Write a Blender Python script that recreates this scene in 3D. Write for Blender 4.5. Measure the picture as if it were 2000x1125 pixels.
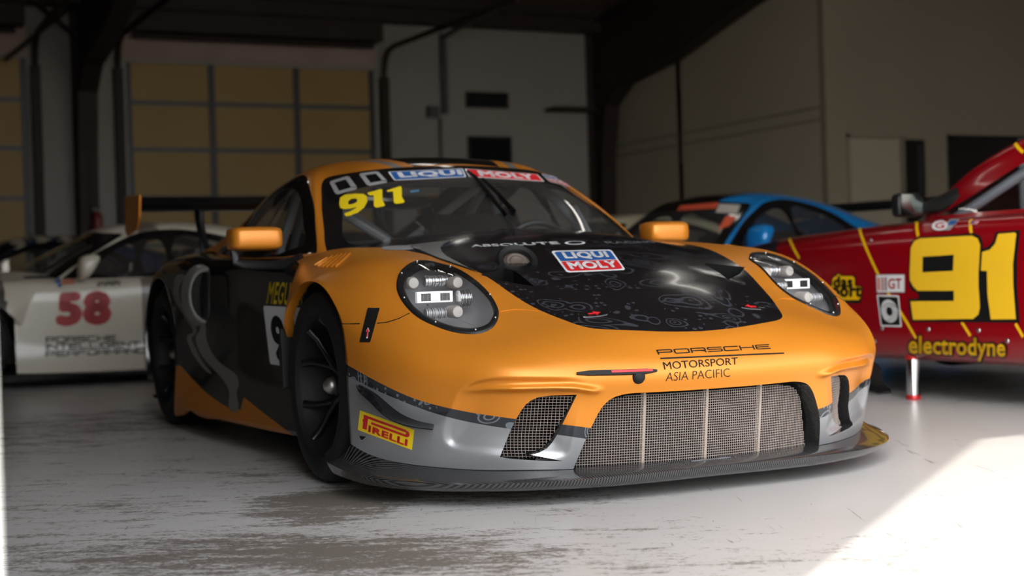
import bpy, bmesh, math, random
import numpy as np
from mathutils import Vector, Matrix
from mathutils.bvhtree import BVHTree
C = bpy.context.scene
for o in list(bpy.data.objects): bpy.data.objects.remove(o)

# ------------------------------------------------------------------ camera
# world frame: x towards the open garage door, y to the right of the bays, z up,
# origin on the floor under the front axle of the orange car
CAM = np.array([4.66859, -2.44404, 0.684923]); FPX = 2779.2
YAW, PITCH, ROLL = 0.443026, -0.008077, -0.030589
def cam_axes():
    f = np.array([-math.cos(YAW)*math.cos(PITCH), math.sin(YAW)*math.cos(PITCH), math.sin(PITCH)])
    r = np.cross(f, [0, 0, 1]); r /= np.linalg.norm(r); u = np.cross(r, f)
    return f, r*math.cos(ROLL)+u*math.sin(ROLL), -r*math.sin(ROLL)+u*math.cos(ROLL)
FW, RT, UP = cam_axes()
cd = bpy.data.cameras.new('camera'); co = bpy.data.objects.new('camera', cd); C.collection.objects.link(co)
cd.sensor_width = 36; cd.lens = FPX*36/2000; cd.clip_start = .05; cd.clip_end = 200
m = Matrix(((RT[0], UP[0], -FW[0], CAM[0]), (RT[1], UP[1], -FW[1], CAM[1]), (RT[2], UP[2], -FW[2], CAM[2]), (0, 0, 0, 1)))
co.matrix_world = m
cd.dof.use_dof = True; cd.dof.focus_distance = 4.15; cd.dof.aperture_fstop = 2.4
C.camera = co
# ------------------------------------------------------------------ light
C.view_settings.view_transform = 'Standard'; C.view_settings.look = 'None'
C.view_settings.gamma = 1; C.view_settings.use_curve_mapping = False
C.view_settings.exposure = 0.0
w = bpy.data.worlds.new('sky'); C.world = w; w.use_nodes = True
wn = w.node_tree.nodes; wl = w.node_tree.links
bg = wn['Background']; sky = wn.new('ShaderNodeTexSky'); sky.sky_type = 'NISHITA'; sky.sun_disc = False
SUN_EL = math.radians(42); SUN_TRAVEL = np.array([-.62, .785, 0])
sky.sun_elevation = SUN_EL; sky.sun_rotation = math.atan2(.62, -.785); sky.dust_density = 2.0
hs = wn.new('ShaderNodeHueSaturation'); hs.inputs['Saturation'].default_value = .22
wl.new(sky.outputs[0], hs.inputs['Color']); wl.new(hs.outputs[0], bg.inputs[0]); bg.inputs[1].default_value = .9
sd = bpy.data.lights.new('sun', 'SUN'); so = bpy.data.objects.new('sun', sd); C.collection.objects.link(so)
sd.energy = 5.0; sd.angle = math.radians(.6); sd.color = (1, .95, .87)
so.location = (8, -6, 9)
sv = Vector((SUN_TRAVEL[0]*math.cos(SUN_EL), SUN_TRAVEL[1]*math.cos(SUN_EL), -math.sin(SUN_EL)))
so.rotation_euler = sv.to_track_quat('-Z', 'Y').to_euler()
C.cycles.use_denoising = True
C.cycles.max_bounces = 8; C.cycles.diffuse_bounces = 5; C.cycles.glossy_bounces = 4; C.cycles.transparent_max_bounces = 12
C.cycles.sample_clamp_indirect = 8; C.cycles.caustics_reflective = False; C.cycles.caustics_refractive = False
# ------------------------------------------------------------------ helpers
def link(o, parent=None):
    C.collection.objects.link(o)
    if parent: o.parent = parent
    return o
def tag(o, label=None, cat=None, group=None, kind=None):
    if label: o['label'] = label
    if cat: o['category'] = cat
    if group: o['group'] = group
    if kind: o['kind'] = kind
    return o
def empty(name, loc=(0, 0, 0), rz=0):
    o = bpy.data.objects.new(name, None); o.location = loc; o.rotation_euler = (0, 0, rz); o.empty_display_size = .2
    return link(o)
def mesh_obj(name, verts, faces, mats, parent=None, smooth=True, mi=None):
    me = bpy.data.meshes.new(name); me.from_pydata([tuple(v) for v in verts], [], [tuple(f) for f in faces])
    for m_ in (mats if isinstance(mats, (list, tuple)) else [mats]): me.materials.append(m_)
    if mi is not None: me.polygons.foreach_set('material_index', list(mi))
    if smooth: me.polygons.foreach_set('use_smooth', [True]*len(me.polygons))
    me.update()
    return link(bpy.data.objects.new(name, me), parent)
def bm_obj(name, bm, mats, parent=None, smooth=False, angle=None, bevel=0):
    me = bpy.data.meshes.new(name); bm.normal_update(); bm.to_mesh(me); bm.free()
    for m_ in (mats if isinstance(mats, (list, tuple)) else [mats]): me.materials.append(m_)
    o = link(bpy.data.objects.new(name, me), parent)
    if smooth or angle:
        me.polygons.foreach_set('use_smooth', [True]*len(me.polygons))
        if angle: me.set_sharp_from_angle(angle=math.radians(angle))
    if bevel:
        b = o.modifiers.new('bevel', 'BEVEL'); b.width = bevel; b.segments = 2; b.limit_method = 'ANGLE'
    return o
class MB:
    """collects simple solids into one mesh"""
    def __init__(s): s.v = []; s.f = []; s.m = []
    def add(s, v, f, mi=0):
        n = len(s.v); s.v += [tuple(x) for x in v]; s.f += [tuple(i+n for i in q) for q in f]; s.m += [mi]*len(f)
    def box(s, a, b, mi=0, mat=None):
        x0, y0, z0 = a; x1, y1, z1 = b
        v = [(x0,y0,z0),(x1,y0,z0),(x1,y1,z0),(x0,y1,z0),(x0,y0,z1),(x1,y0,z1),(x1,y1,z1),(x0,y1,z1)]
        if mat is not None: v = [mat @ Vector(p) for p in v]
        s.add(v, [(0,3,2,1),(4,5,6,7),(0,1,5,4),(1,2,6,5),(2,3,7,6),(3,0,4,7)], mi); return s
    def tube(s, pts, r, n=8, mi=0, cap=True, ry=None, closed=False):
        pts = [Vector(p) for p in pts]; N = len(pts); rs = r if isinstance(r, (list, tuple)) else [r]*N
        ring = []; up = None
        for i, p in enumerate(pts):
            if closed: t = pts[(i+1) % N]-pts[i-1]
            else: t = pts[min(i+1, N-1)]-pts[max(i-1, 0)]
            t.normalize()
            if up is None:
                up = Vector((0, 0, 1)) if abs(t.z) < .9 else Vector((1, 0, 0))
            a = t.cross(up); a.normalize(); b = a.cross(t); b.normalize(); up = b
            k = ry if ry else 1
            ring.append([p+a*rs[i]*math.cos(2*math.pi*j/n)+b*rs[i]*k*math.sin(2*math.pi*j/n) for j in range(n)])
        v = [q for R_ in ring for q in R_]; f = []
        for i in range(N if closed else N-1):
            i2 = (i+1) % N
            for j in range(n): f.append((i*n+j, i*n+(j+1) % n, i2*n+(j+1) % n, i2*n+j))
        if cap and not closed: f.append(tuple(range(n))[::-1]); f.append(tuple((N-1)*n+j for j in range(n)))
        s.add(v, f, mi); return s
    def lathe(s, prof, axis='y', n=48, mi=0, c=(0, 0, 0)):
        """prof: (radius, along) pairs"""
        v = []; f = []; N = len(prof)
        for k in range(n):
            a = 2*math.pi*k/n
            for r, h in prof:
                x, z = r*math.cos(a), r*math.sin(a)
                q = {'y': (x, h, z), 'x': (h, x, z), 'z': (x, z, h)}[axis]
                v.append((q[0]+c[0], q[1]+c[1], q[2]+c[2]))
        for k in range(n):
            k2 = (k+1) % n
            for i in range(N-1): f.append((k*N+i, k*N+i+1, k2*N+i+1, k2*N+i))
        s.add(v, f, mi); return s
    def prism(s, poly, f3, d, mi=0):
        """poly 2D -> f3(a,b,h): solid between h=0 and h=d"""
        n = len(poly); v = [f3(a, b, 0) for a, b in poly]+[f3(a, b, d) for a, b in poly]
        s.add(v, [tuple(range(n))[::-1], tuple(range(n, 2*n))]+[(i, (i+1) % n, n+(i+1) % n, n+i) for i in range(n)], mi); return s
    def sphere(s, c, r, n=12, mi=0, sc=(1, 1, 1)):
        v = []; f = []
        for i in range(n+1):
            th = math.pi*i/n
            for j in range(2*n):
                ph = math.pi*j/n
                v.append((c[0]+r*sc[0]*math.sin(th)*math.cos(ph), c[1]+r*sc[1]*math.sin(th)*math.sin(ph), c[2]+r*sc[2]*math.cos(th)))
        for i in range(n):
            for j in range(2*n):
                f.append((i*2*n+j, (i+1)*2*n+j, (i+1)*2*n+(j+1) % (2*n), i*2*n+(j+1) % (2*n)))
        s.add(v, f, mi); return s
    def build(s, name, mats, parent=None, angle=35, bevel=0):
        bm = bmesh.new(); bv = [bm.verts.new(p) for p in s.v]
        for q, mi in zip(s.f, s.m):
            try: F = bm.faces.new([bv[i] for i in q]); F.material_index = mi
            except ValueError: pass
        bmesh.ops.remove_doubles(bm, verts=bm.verts, dist=1e-6)
        bmesh.ops.recalc_face_normals(bm, faces=bm.faces)
        return bm_obj(name, bm, mats, parent, angle=angle, bevel=bevel)

# -- camera rays (used to place marks on the surfaces they lie on)
def px_ray(u, v):
    d = FW+(u-1000)/FPX*RT-(v-562.5)/FPX*UP
    return Vector(CAM), Vector(d/np.linalg.norm(d))
def px_at(u, v, axis, val):
    o, d = px_ray(u, v); t = (val-o[axis])/d[axis]; return o+d*t
def to_px(co_):
    d = np.asarray(co_)-CAM; z = d @ FW
    return np.stack([1000+FPX*(d @ RT)/z, 562.5-FPX*(d @ UP)/z], -1)

# -- natural cubic spline through rows of Y (n,...) at knots t
def spline(t, Y, q):
    t = np.asarray(t, float); Y = np.asarray(Y, float); n = len(t); h = np.diff(t)
    A = np.zeros((n, n)); B = np.zeros((n,)+Y.shape[1:]); A[0, 0] = A[-1, -1] = 1
    for i in range(1, n-1):
        A[i, i-1] = h[i-1]; A[i, i] = 2*(h[i-1]+h[i]); A[i, i+1] = h[i]
        B[i] = 6*((Y[i+1]-Y[i])/h[i]-(Y[i]-Y[i-1])/h[i-1])
    M = np.linalg.solve(A, B.reshape(n, -1)).reshape(Y.shape)
    q = np.asarray(q); k = np.clip(np.searchsorted(t, q, 'right')-1, 0, n-2)
    sh = (slice(None),)+(None,)*(Y.ndim-1)
    a = ((t[k+1]-q)/h[k])[sh]; b = ((q-t[k])/h[k])[sh]; H = h[k][sh]
    return a*Y[k]+b*Y[k+1]+((a**3-a)*M[k]+(b**3-b)*M[k+1])*H*H/6
def sub(t, n):
    """subdivide knots; n int or per-interval list"""
    out = []
    for i in range(len(t)-1):
        k = n[i] if isinstance(n, (list, tuple)) else n
        out += list(t[i]+(t[i+1]-t[i])*np.arange(k)/k)
    return np.array(out+[t[-1]])
def grid_surface(P, ns, nc, mirror0=True):
    """P (stations, columns, 3); returns dense (S, K, 3)"""
    P = np.array(P, float)
    ts = np.concatenate([[0], np.cumsum(np.mean(np.linalg.norm(np.diff(P, axis=0), axis=2), axis=1)**.7)])
    tc = np.concatenate([[0], np.cumsum(np.mean(np.linalg.norm(np.diff(P, axis=1), axis=2), axis=0)**.7)])
    Q = spline(ts, P, sub(ts, ns)).transpose(1, 0, 2)
    if mirror0:
        k = 3; Mr = Q[1:k+1][::-1]*np.array([1, -1, 1]); Q = np.concatenate([Mr, Q]); tt = np.concatenate([-tc[1:k+1][::-1], tc])
    else: tt = tc
    return spline(tt, Q, sub(tc, nc)).transpose(1, 0, 2)
def grid_mesh(G):
    S, K, _ = G.shape
    return G.reshape(-1, 3), [(i*K+j, i*K+j+1, (i+1)*K+j+1, (i+1)*K+j) for i in range(S-1) for j in range(K-1)]
def inpoly(pts, poly):
    pts = np.atleast_2d(pts); x, y = pts[:, 0], pts[:, 1]; r = np.zeros(len(pts), bool); n = len(poly)
    for i in range(n):
        x0, y0 = poly[i]; x1, y1 = poly[(i+1) % n]
        c = (y0 > y) != (y1 > y)
        with np.errstate(divide='ignore', invalid='ignore'):
            r ^= c & (x < (x1-x0)*(y-y0)/(y1-y0)+x0)
    return r
def segdist(pts, line, closed=False):
    pts = np.atleast_2d(pts); L = [np.array(q, float) for q in line]
    if closed: L.append(L[0])
    best = np.full(len(pts), 1e9); par = np.zeros(len(pts)); tot = 0
    for a, b in zip(L[:-1], L[1:]):
        d = b-a; l2 = d @ d; t = np.clip(((pts-a) @ d)/l2, 0, 1); D = np.linalg.norm(pts-(a+t[:, None]*d), axis=1)
        k = D < best; best[k] = D[k]; par[k] = tot+t[k]*math.sqrt(l2); tot += math.sqrt(l2)
    return best, par/tot
def smooth_line(L, n=6, closed=False):
    L = np.array(L, float)
    if closed: L = np.concatenate([L[-3:], L, L[:3]])
    t = np.concatenate([[0], np.cumsum(np.linalg.norm(np.diff(L, axis=0), axis=1)**.5)])
    if closed: return spline(t, L, sub(t[3:len(L)-2], n))[:-1]
    return spline(t, L, sub(t, n))
# -- 2D projections a panel can be cut in
PX = ('px',)
def proj2(kind, co_):
    co_ = np.atleast_2d(np.asarray(co_, float))
    if kind == 'px': return to_px(co_)
    return co_[:, {'yz': [1, 2], 'xz': [0, 2], 'xy': [0, 1]}[kind]]
def seg_plane(kind, p, q):
    if kind == 'px':
        o, d1 = px_ray(*p); _, d2 = px_ray(*q); return o, d1.cross(d2).normalized()
    dx, dy = q[0]-p[0], q[1]-p[1]; nx, ny = -dy, dx
    i, j = {'yz': (1, 2), 'xz': (0, 2), 'xy': (0, 1)}[kind]
    c = [0, 0, 0]; n = [0, 0, 0]; c[i], c[j] = p; n[i], n[j] = nx, ny
    return Vector(c), Vector(n).normalized()
def cut_region(bm, kind, poly, cond=None, closed=True):
    """cut bm's faces along poly (in projection kind) and return the faces inside it"""
    poly = [tuple(map(float, q)) for q in poly]; n = len(poly); mg = 1e-6
    P = np.array(poly); lo = P.min(0); hi = P.max(0)
    def boxes(fs):
        vs = [v for f in fs for v in f.verts]; cnt = [len(f.verts) for f in fs]
        a = proj2(kind, [v.co for v in vs]); idx = np.concatenate([[0], np.cumsum(cnt)[:-1]])
        return np.minimum.reduceat(a, idx), np.maximum.reduceat(a, idx)
    fs = [f for f in bm.faces if cond is None or cond(f.calc_center_median())]
    if not fs: return []
    a, b = boxes(fs)
    cand = [f for f, k in zip(fs, np.all((b > lo) & (a < hi), axis=1)) if k]
    for i in range(n if closed else n-1):
        p, q = P[i], P[(i+1) % n]
        if np.linalg.norm(q-p) < 1e-9: continue
        cand = [f for f in cand if f.is_valid]
        if not cand: break
        a, b = boxes(cand); l = np.minimum(p, q)-mg; h = np.maximum(p, q)+mg
        sel = [f for f, k in zip(cand, np.all((b > l) & (a < h), axis=1)) if k]
        if not sel: continue
        es = list({e for f in sel for e in f.edges}); vs = list({v for f in sel for v in f.verts})
        c, nrm = seg_plane(kind, p, q)
        r = bmesh.ops.bisect_plane(bm, geom=sel+es+vs, dist=1e-7, plane_co=c, plane_no=nrm)
        cs = set(f for f in cand if f.is_valid)
        for g in r['geom']:
            if isinstance(g, bmesh.types.BMFace): cs.add(g)
        cand = list(cs)
    cand = [f for f in cand if f.is_valid]
    if not cand: return []
    cc = proj2(kind, [f.calc_center_median() for f in cand])
    return [f for f, k in zip(cand, inpoly(cc, poly)) if k]
def new_bm(v, f):
    bm = bmesh.new(); bv = [bm.verts.new(p) for p in v]
    for q in f: bm.faces.new([bv[i] for i in q])
    bm.verts.ensure_lookup_table(); return bm
class Surf:
    """reference surface: nearest point normals and ray hits"""
    def __init__(s, v, f):
        s.v = np.array(v); s.f = f
        s.bvh = BVHTree.FromPolygons([tuple(p) for p in v], f)
        F = np.array(f); d1 = s.v[F[:, 2]]-s.v[F[:, 0]]; d2 = s.v[F[:, 3]]-s.v[F[:, 1]]; N = np.cross(d1, d2)
        s.n = np.zeros_like(s.v)
        for k in range(4): np.add.at(s.n, F[:, k], N)
        s.n /= np.maximum(np.linalg.norm(s.n, axis=1), 1e-12)[:, None]
    def normal(s, p):
        loc, nrm, i, d = s.bvh.find_nearest(p)
        f = s.f[i]; w_ = np.array([1/(1e-9+np.sum((s.v[k]-np.array(loc))**2)) for k in f]); n = (s.n[list(f)]*w_[:, None]).sum(0)
        return n/np.linalg.norm(n)
def set_normals(o, surf, flip_ref=True):
    me = o.data; ns = []
    fn = np.zeros((len(me.vertices), 3))
    for p in me.polygons:
        for v in p.vertices: fn[v] += np.array(p.normal)*p.area
    for i, v in enumerate(me.vertices):
        n = surf.normal(v.co)
        if n @ fn[i] < 0: n = -n
        ns.append(n)
    me.normals_split_custom_set_from_vertices([tuple(n) for n in ns])
def take(bm, faces, name, mats, parent, surf=None, mirror=False):
    """copy faces into an object of their own (mirrored over y=0 as well if asked)"""
    idx = {}; v = []; f = []; mi = []
    for F in faces:
        q = []
        for x in F.verts:
            if x.index not in idx or True:
                k = idx.get(x)
                if k is None: k = idx[x] = len(v); v.append(tuple(x.co))
            q.append(k)
        f.append(tuple(q)); mi.append(F.material_index)
    if mirror:
        n = len(v); mp = {}
        for i in range(n):
            x, y, z = v[i]
            if abs(y) < 1e-5: mp[i] = i
            else: mp[i] = len(v); v.append((x, -y, z))
        f += [tuple(mp[i] for i in q[::-1]) for q in f]; mi += mi
    o = mesh_obj(name, v, f, mats, parent, True, mi)
    if surf: set_normals(o, surf)
    return o
def boundary_loops(faces):
    """ordered vertex loops around a set of faces"""
    S = set(faces); nx = {}
    for F in S:
        for l in F.loops:
            if sum(1 for g in l.edge.link_faces if g in S) == 1: nx.setdefault(l.vert, []).append(l.link_loop_next.vert)
    loops = []
    while nx:
        s0 = next(iter(nx)); lp = [s0]; cur = s0
        while True:
            k = nx.get(cur)
            if not k: break
            t = k.pop()
            if not k: del nx[cur]
            if t is s0: break
            lp.append(t); cur = t
        if len(lp) > 2: loops.append([v.co.copy() for v in lp])
    return loops
# -- flat shapes and lettering as 2D meshes
def text2d(s, bold=0.0, xs=1.0, shear=0.0, spacing=1.0):
    """lettering as a 2D mesh in the unit square; bold thickens the strokes by overlaying shifted copies"""
    cu = bpy.data.curves.new('t', 'FONT'); cu.body = s; cu.offset = min(bold, 0); cu.shear = shear; cu.space_character = spacing+max(bold, 0)*1.6; cu.resolution_u = 4
    o = bpy.data.objects.new('t', cu); C.collection.objects.link(o); bpy.context.view_layer.update()
    dg = bpy.context.evaluated_depsgraph_get(); me = bpy.data.meshes.new_from_object(o.evaluated_get(dg))
    v = np.array([q.co[:2] for q in me.vertices]); f = [tuple(p.vertices) for p in me.polygons]
    bpy.data.objects.remove(o); bpy.data.curves.remove(cu); bpy.data.meshes.remove(me)
    if bold > 0:
        sh = [(0, 0)]+[(bold*math.cos(a), bold*math.sin(a)) for a in np.arange(0, 2*math.pi, math.pi/4)] if bold > .015 else [(-bold, 0), (bold, 0)]
        n = len(v); f = [tuple(i+k*n for i in q) for k in range(len(sh)) for q in f]; v = np.concatenate([v+np.array(d) for d in sh])
    lo, hi = v.min(0), v.max(0); v = (v-lo)/(hi-lo)
    return v, f, (hi-lo)[0]*xs/(hi-lo)[1]
STROKES = {'P': [[(0,0),(0,1),(.9,1),(1,.9),(1,.5),(.9,.4),(0,.4)]], 'O': [[(.1,0),(.9,0),(1,.1),(1,.9),(.9,1),(.1,1),(0,.9),(0,.1),(.1,0)]],
 'R': [[(0,0),(0,1),(.9,1),(1,.9),(1,.5),(.9,.4),(0,.4)],[(.7,.4),(.95,.25),(1,0)]], 'S': [[(1,1),(.1,1),(0,.9),(0,.62),(.1,.52),(.9,.52),(1,.42),(1,.1),(.9,0),(0,0)]],
 'C': [[(1,1),(.1,1),(0,.9),(0,.1),(.1,0),(1,0)]], 'H': [[(0,0),(0,1)],[(1,0),(1,1)],[(0,.52),(1,.52)]], 'E': [[(1,1),(.1,1),(0,.9),(0,.1),(.1,0),(1,0)],[(0,.52),(.9,.52)]],
 'I': [[(0,0),(0,1)]], 'N': [[(0,0),(0,1),(1,0),(1,1)]], 'T': [[(0,1),(1,1)],[(.5,1),(.5,0)]], 'L': [[(0,1),(0,.1),(.1,0),(1,0)]],
 'G': [[(1,1),(.1,1),(0,.9),(0,.1),(.1,0),(1,0),(1,.5),(.55,.5)]], 'F': [[(0,0),(0,.9),(.1,1),(1,1)],[(0,.52),(.9,.52)]],
 'M': [[(0,0),(0,1),(.5,.4),(1,1),(1,0)]], 'A': [[(0,0),(0,.9),(.1,1),(.9,1),(1,.9),(1,0)],[(0,.42),(1,.42)]], ' ': []}
def stroke2d(lines, w_=.16, gw=1.7, gap=.45):
    """squared wide lettering drawn with a pen of width w_; returns 2D mesh normalised to the unit square"""
    v = []; f = []
    for ln, s in enumerate(lines):
        x = 0; y0 = -ln*1.45
        for ch in s:
            wd = 0 if ch == 'I' else gw
            for st in STROKES[ch]:
                q = np.array([(x+a*wd, y0+b) for a, b in st])
                for a, b in zip(q[:-1], q[1:]):
                    d = (b-a)/np.linalg.norm(b-a); n = np.array([-d[1], d[0]])*w_/2; e = d*w_/2; k = len(v)
                    v += [a-e-n, b+e-n, b+e+n, a-e+n]; f.append((k, k+1, k+2, k+3))
            x += wd+gap
    v = np.array(v); lo, hi = v.min(0), v.max(0)
    return (v-lo)/(hi-lo), f, (hi-lo)[0]/(hi-lo)[1]
def rect2d(n=1): return np.array([(0, 0), (1, 0), (1, 1), (0, 1.0)]), [(0, 1, 2, 3)], 1
def poly2d(P):
    P = np.array(P, float); return P, [tuple(range(len(P)))], 1
def fit2d(m2, x0, y0, x1, y1):
    v, f, a = m2; return np.array(v)*[x1-x0, y1-y0]+[x0, y0], f, a
def homography(quad):
    """unit square (0,0)(1,0)(1,1)(0,1) -> quad"""
    A = []; b = []
    for (x, y), (u, v) in zip([(0, 0), (1, 0), (1, 1), (0, 1)], quad):
        A += [[x, y, 1, 0, 0, 0, -u*x, -u*y], [0, 0, 0, x, y, 1, -v*x, -v*y]]; b += [u, v]
    h = np.append(np.linalg.solve(np.array(A, float), np.array(b, float)), 1).reshape(3, 3)
    def f(P):
        q = np.c_[P, np.ones(len(P))] @ h.T; return q[:, :2]/q[:, 2:]
    return f
def dice(m2, step):
    v, f, _ = m2; bm = bmesh.new(); bv = [bm.verts.new((p[0], p[1], 0)) for p in v]
    for q in f:
        try: bm.faces.new([bv[i] for i in q])
        except ValueError: pass
    v = np.array(v)
    for ax in (0, 1):
        st = step[ax] if isinstance(step, (tuple, list)) else step
        a = math.floor(v[:, ax].min()/st)*st+st*.5
        while a < v[:, ax].max():
            c = [0, 0, 0]; c[ax] = a; n = [0, 0, 0]; n[ax] = 1
            bmesh.ops.bisect_plane(bm, geom=bm.faces[:]+bm.edges[:]+bm.verts[:], dist=1e-7, plane_co=c, plane_no=n); a += st
    bm.verts.index_update(); V = np.array([x.co[:2] for x in bm.verts]); F = [tuple(x.index for x in q.verts) for q in bm.faces]; bm.free()
    return V, F
def decal(name, layers, quad, surf, parent, off=.0012, step=.1, label=None, ray=None, thick=.0008):
    """layers: [(mesh2d in unit square, material)]: lettering laid on surf where the quad's corners fall.
    quad: bottom-left, bottom-right, top-right, top-left."""
    H = homography(quad); vs = []; fs = []; mi = []; mats = []
    for k, (m2, mt) in enumerate(layers):
        V, F = dice(m2, step); P = H(V); base = len(vs); ok = []
        if mt not in mats: mats.append(mt)
        for u, v in P:
            o, d = ray(u, v) if ray else px_ray(u, v)
            loc, nrm, i, t = surf.bvh.ray_cast(o, d)
            if loc is None: ok.append(False); vs.append((0, 0, 0)); continue
            n = Vector(surf.normal(loc))
            if n.dot(d) > 0: n = -n
            vs.append(tuple(loc+n*(off+thick*k))); ok.append(True)
        for q in F:
            if all(ok[i] for i in q): fs.append(tuple(base+i for i in q)); mi.append(mats.index(mt))
    o = mesh_obj(name, vs, fs, mats, parent, True, mi)
    bm = bmesh.new(); bm.from_mesh(o.data); bmesh.ops.delete(bm, geom=[v for v in bm.verts if not v.link_faces], context='VERTS')
    cdir = Vector(CAM)
    for F_ in bm.faces:
        F_.normal_update()
        n = surf.normal(F_.calc_center_median())
        nn = Vector(n)
        if nn.dot(Vector((F_.calc_center_median()-Vector((-1.2, 0, .4))))) < 0: nn = -nn
        if F_.normal.dot(nn) < 0: F_.normal_flip()
    bm.to_mesh(o.data); bm.free()
    if len(o.data.polygons): set_normals(o, surf)
    if label: o['label'] = label
    return o

# ------------------------------------------------------------------ materials
def mat(name, col, rough=.5, metal=0, coat=0, coat_r=.05, spec=.5, emit=None, trans=0, alpha=1, ior=None):
    m_ = bpy.data.materials.new(name); m_.use_nodes = True; b = m_.node_tree.nodes['Principled BSDF']
    b.inputs['Base Color'].default_value = (*col, 1); b.inputs['Roughness'].default_value = rough; b.inputs['Metallic'].default_value = metal
    b.inputs['Coat Weight'].default_value = coat; b.inputs['Coat Roughness'].default_value = coat_r; b.inputs['Specular IOR Level'].default_value = spec
    if emit: b.inputs['Emission Color'].default_value = (*emit[:3], 1); b.inputs['Emission Strength'].default_value = emit[3]
    if trans: b.inputs['Transmission Weight'].default_value = trans
    if ior: b.inputs['IOR'].default_value = ior
    return m_
def srgb(r, g, b):
    f = lambda c: c/12.92 if c <= .04045 else ((c+.055)/1.055)**2.4
    return tuple(f(x/255) for x in (r, g, b))
def nodes(m_): return m_.node_tree.nodes, m_.node_tree.links, m_.node_tree.nodes['Principled BSDF']
def N(nt, typ, **kw):
    n = nt.new(typ)
    for k, v in kw.items():
        if k.startswith('i_'): n.inputs[k[2:].replace('_', ' ')].default_value = v
        else: setattr(n, k, v)
    return n
def glass_mat(name, tint=(1, 1, 1), veil=0):
    """thin pane: mostly clear, mirror-like at grazing angles"""
    m_ = bpy.data.materials.new(name); m_.use_nodes = True; nt = m_.node_tree.nodes; lk = m_.node_tree.links; nt.clear()
    out = nt.new('ShaderNodeOutputMaterial'); tr = N(nt, 'ShaderNodeBsdfTransparent'); tr.inputs[0].default_value = (*tint, 1)
    gl = N(nt, 'ShaderNodeBsdfGlossy'); gl.inputs['Roughness'].default_value = .02; gl.inputs[0].default_value = (1, 1, 1, 1)
    lw = nt.new('ShaderNodeLayerWeight'); lw.inputs[0].default_value = .5; pw = N(nt, 'ShaderNodeMath', operation='POWER'); pw.inputs[1].default_value = 5
    ma = N(nt, 'ShaderNodeMath', operation='MULTIPLY_ADD'); ma.inputs[1].default_value = .94; ma.inputs[2].default_value = .06; mx = nt.new('ShaderNodeMixShader')
    lk.new(lw.outputs['Facing'], pw.inputs[0]); lk.new(pw.outputs[0], ma.inputs[0])
    lk.new(ma.outputs[0], mx.inputs[0]); lk.new(tr.outputs[0], mx.inputs[1]); lk.new(gl.outputs[0], mx.inputs[2])
    fin = mx
    if veil:
        df = N(nt, 'ShaderNodeBsdfDiffuse'); df.inputs[0].default_value = (.55, .53, .5, 1); m2 = nt.new('ShaderNodeMixShader'); m2.inputs[0].default_value = veil  # grey diffuse layer imitates the reflection veil on slightly dusty glass
        lk.new(mx.outputs[0], m2.inputs[1]); lk.new(df.outputs[0], m2.inputs[2]); fin = m2
    lk.new(fin.outputs[0], out.inputs[0])
    return m_
M = {}
M['orange'] = mat('orange_satin_wrap', srgb(203, 125, 35), .33, .30, 0, spec=.5)
M['grey'] = mat('grey_satin_wrap', srgb(150, 152, 154), .35, .55)
M['black'] = mat('black_gloss', (.006, .006, .0065), .10, 0, .3, .04)
M['dark'] = mat('dark_cavity', (.008, .008, .008), .8, 0, spec=.1)
M['rubber'] = mat('rubber', (.0085, .0085, .0085), .6, 0, spec=.25)
M['rim'] = mat('black_rim', (.010, .010, .011), .3, .2)
M['white'] = mat('white_vinyl', srgb(225, 225, 225), .4)
M['red'] = mat('red_vinyl', srgb(205, 32, 38), .4)
M['blue'] = mat('blue_vinyl', srgb(30, 84, 150), .4)
M['yellow'] = mat('yellow_vinyl', srgb(240, 210, 30), .4)
M['ink'] = mat('black_vinyl', (.008, .008, .008), .5, spec=.2)
M['silver'] = mat('bare_metal', (.55, .55, .56), .3, 1)
M['chrome'] = mat('chrome', (.8, .8, .8), .12, 1)
M['plastic'] = mat('black_plastic', (.009, .009, .009), .42, spec=.35)
M['dimglass'] = glass_mat('tinted_window', (.78, .8, .8))
M['glass'] = glass_mat('windscreen_glass', (.86, .88, .88), veil=.032)
def carbon(name, ang, base=(.006, .006, .0065), scale=330):
    m_ = mat(name, base, .25, 0, .6, .06); nt, lk, b = nodes(m_)
    tc = nt.new('ShaderNodeTexCoord'); mp = nt.new('ShaderNodeMapping'); mp.inputs['Rotation'].default_value = ang
    wv = N(nt, 'ShaderNodeTexWave', wave_type='BANDS', bands_direction='X'); wv.inputs['Scale'].default_value = scale/6.283; wv.inputs['Distortion'].default_value = 0
    cr = nt.new('ShaderNodeValToRGB'); cr.color_ramp.elements[0].color = (*base, 1); cr.color_ramp.elements[1].color = (.055, .055, .056, 1)
    cr.color_ramp.elements[0].position = .3; cr.color_ramp.elements[1].position = .75
    lk.new(tc.outputs['Object'], mp.inputs[0]); lk.new(mp.outputs[0], wv.inputs[0]); lk.new(wv.outputs['Color'], cr.inputs[0]); lk.new(cr.outputs[0], b.inputs['Base Color'])
    return m_
M['carbon'] = carbon('carbon_fibre', (0, 0, .9))
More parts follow.
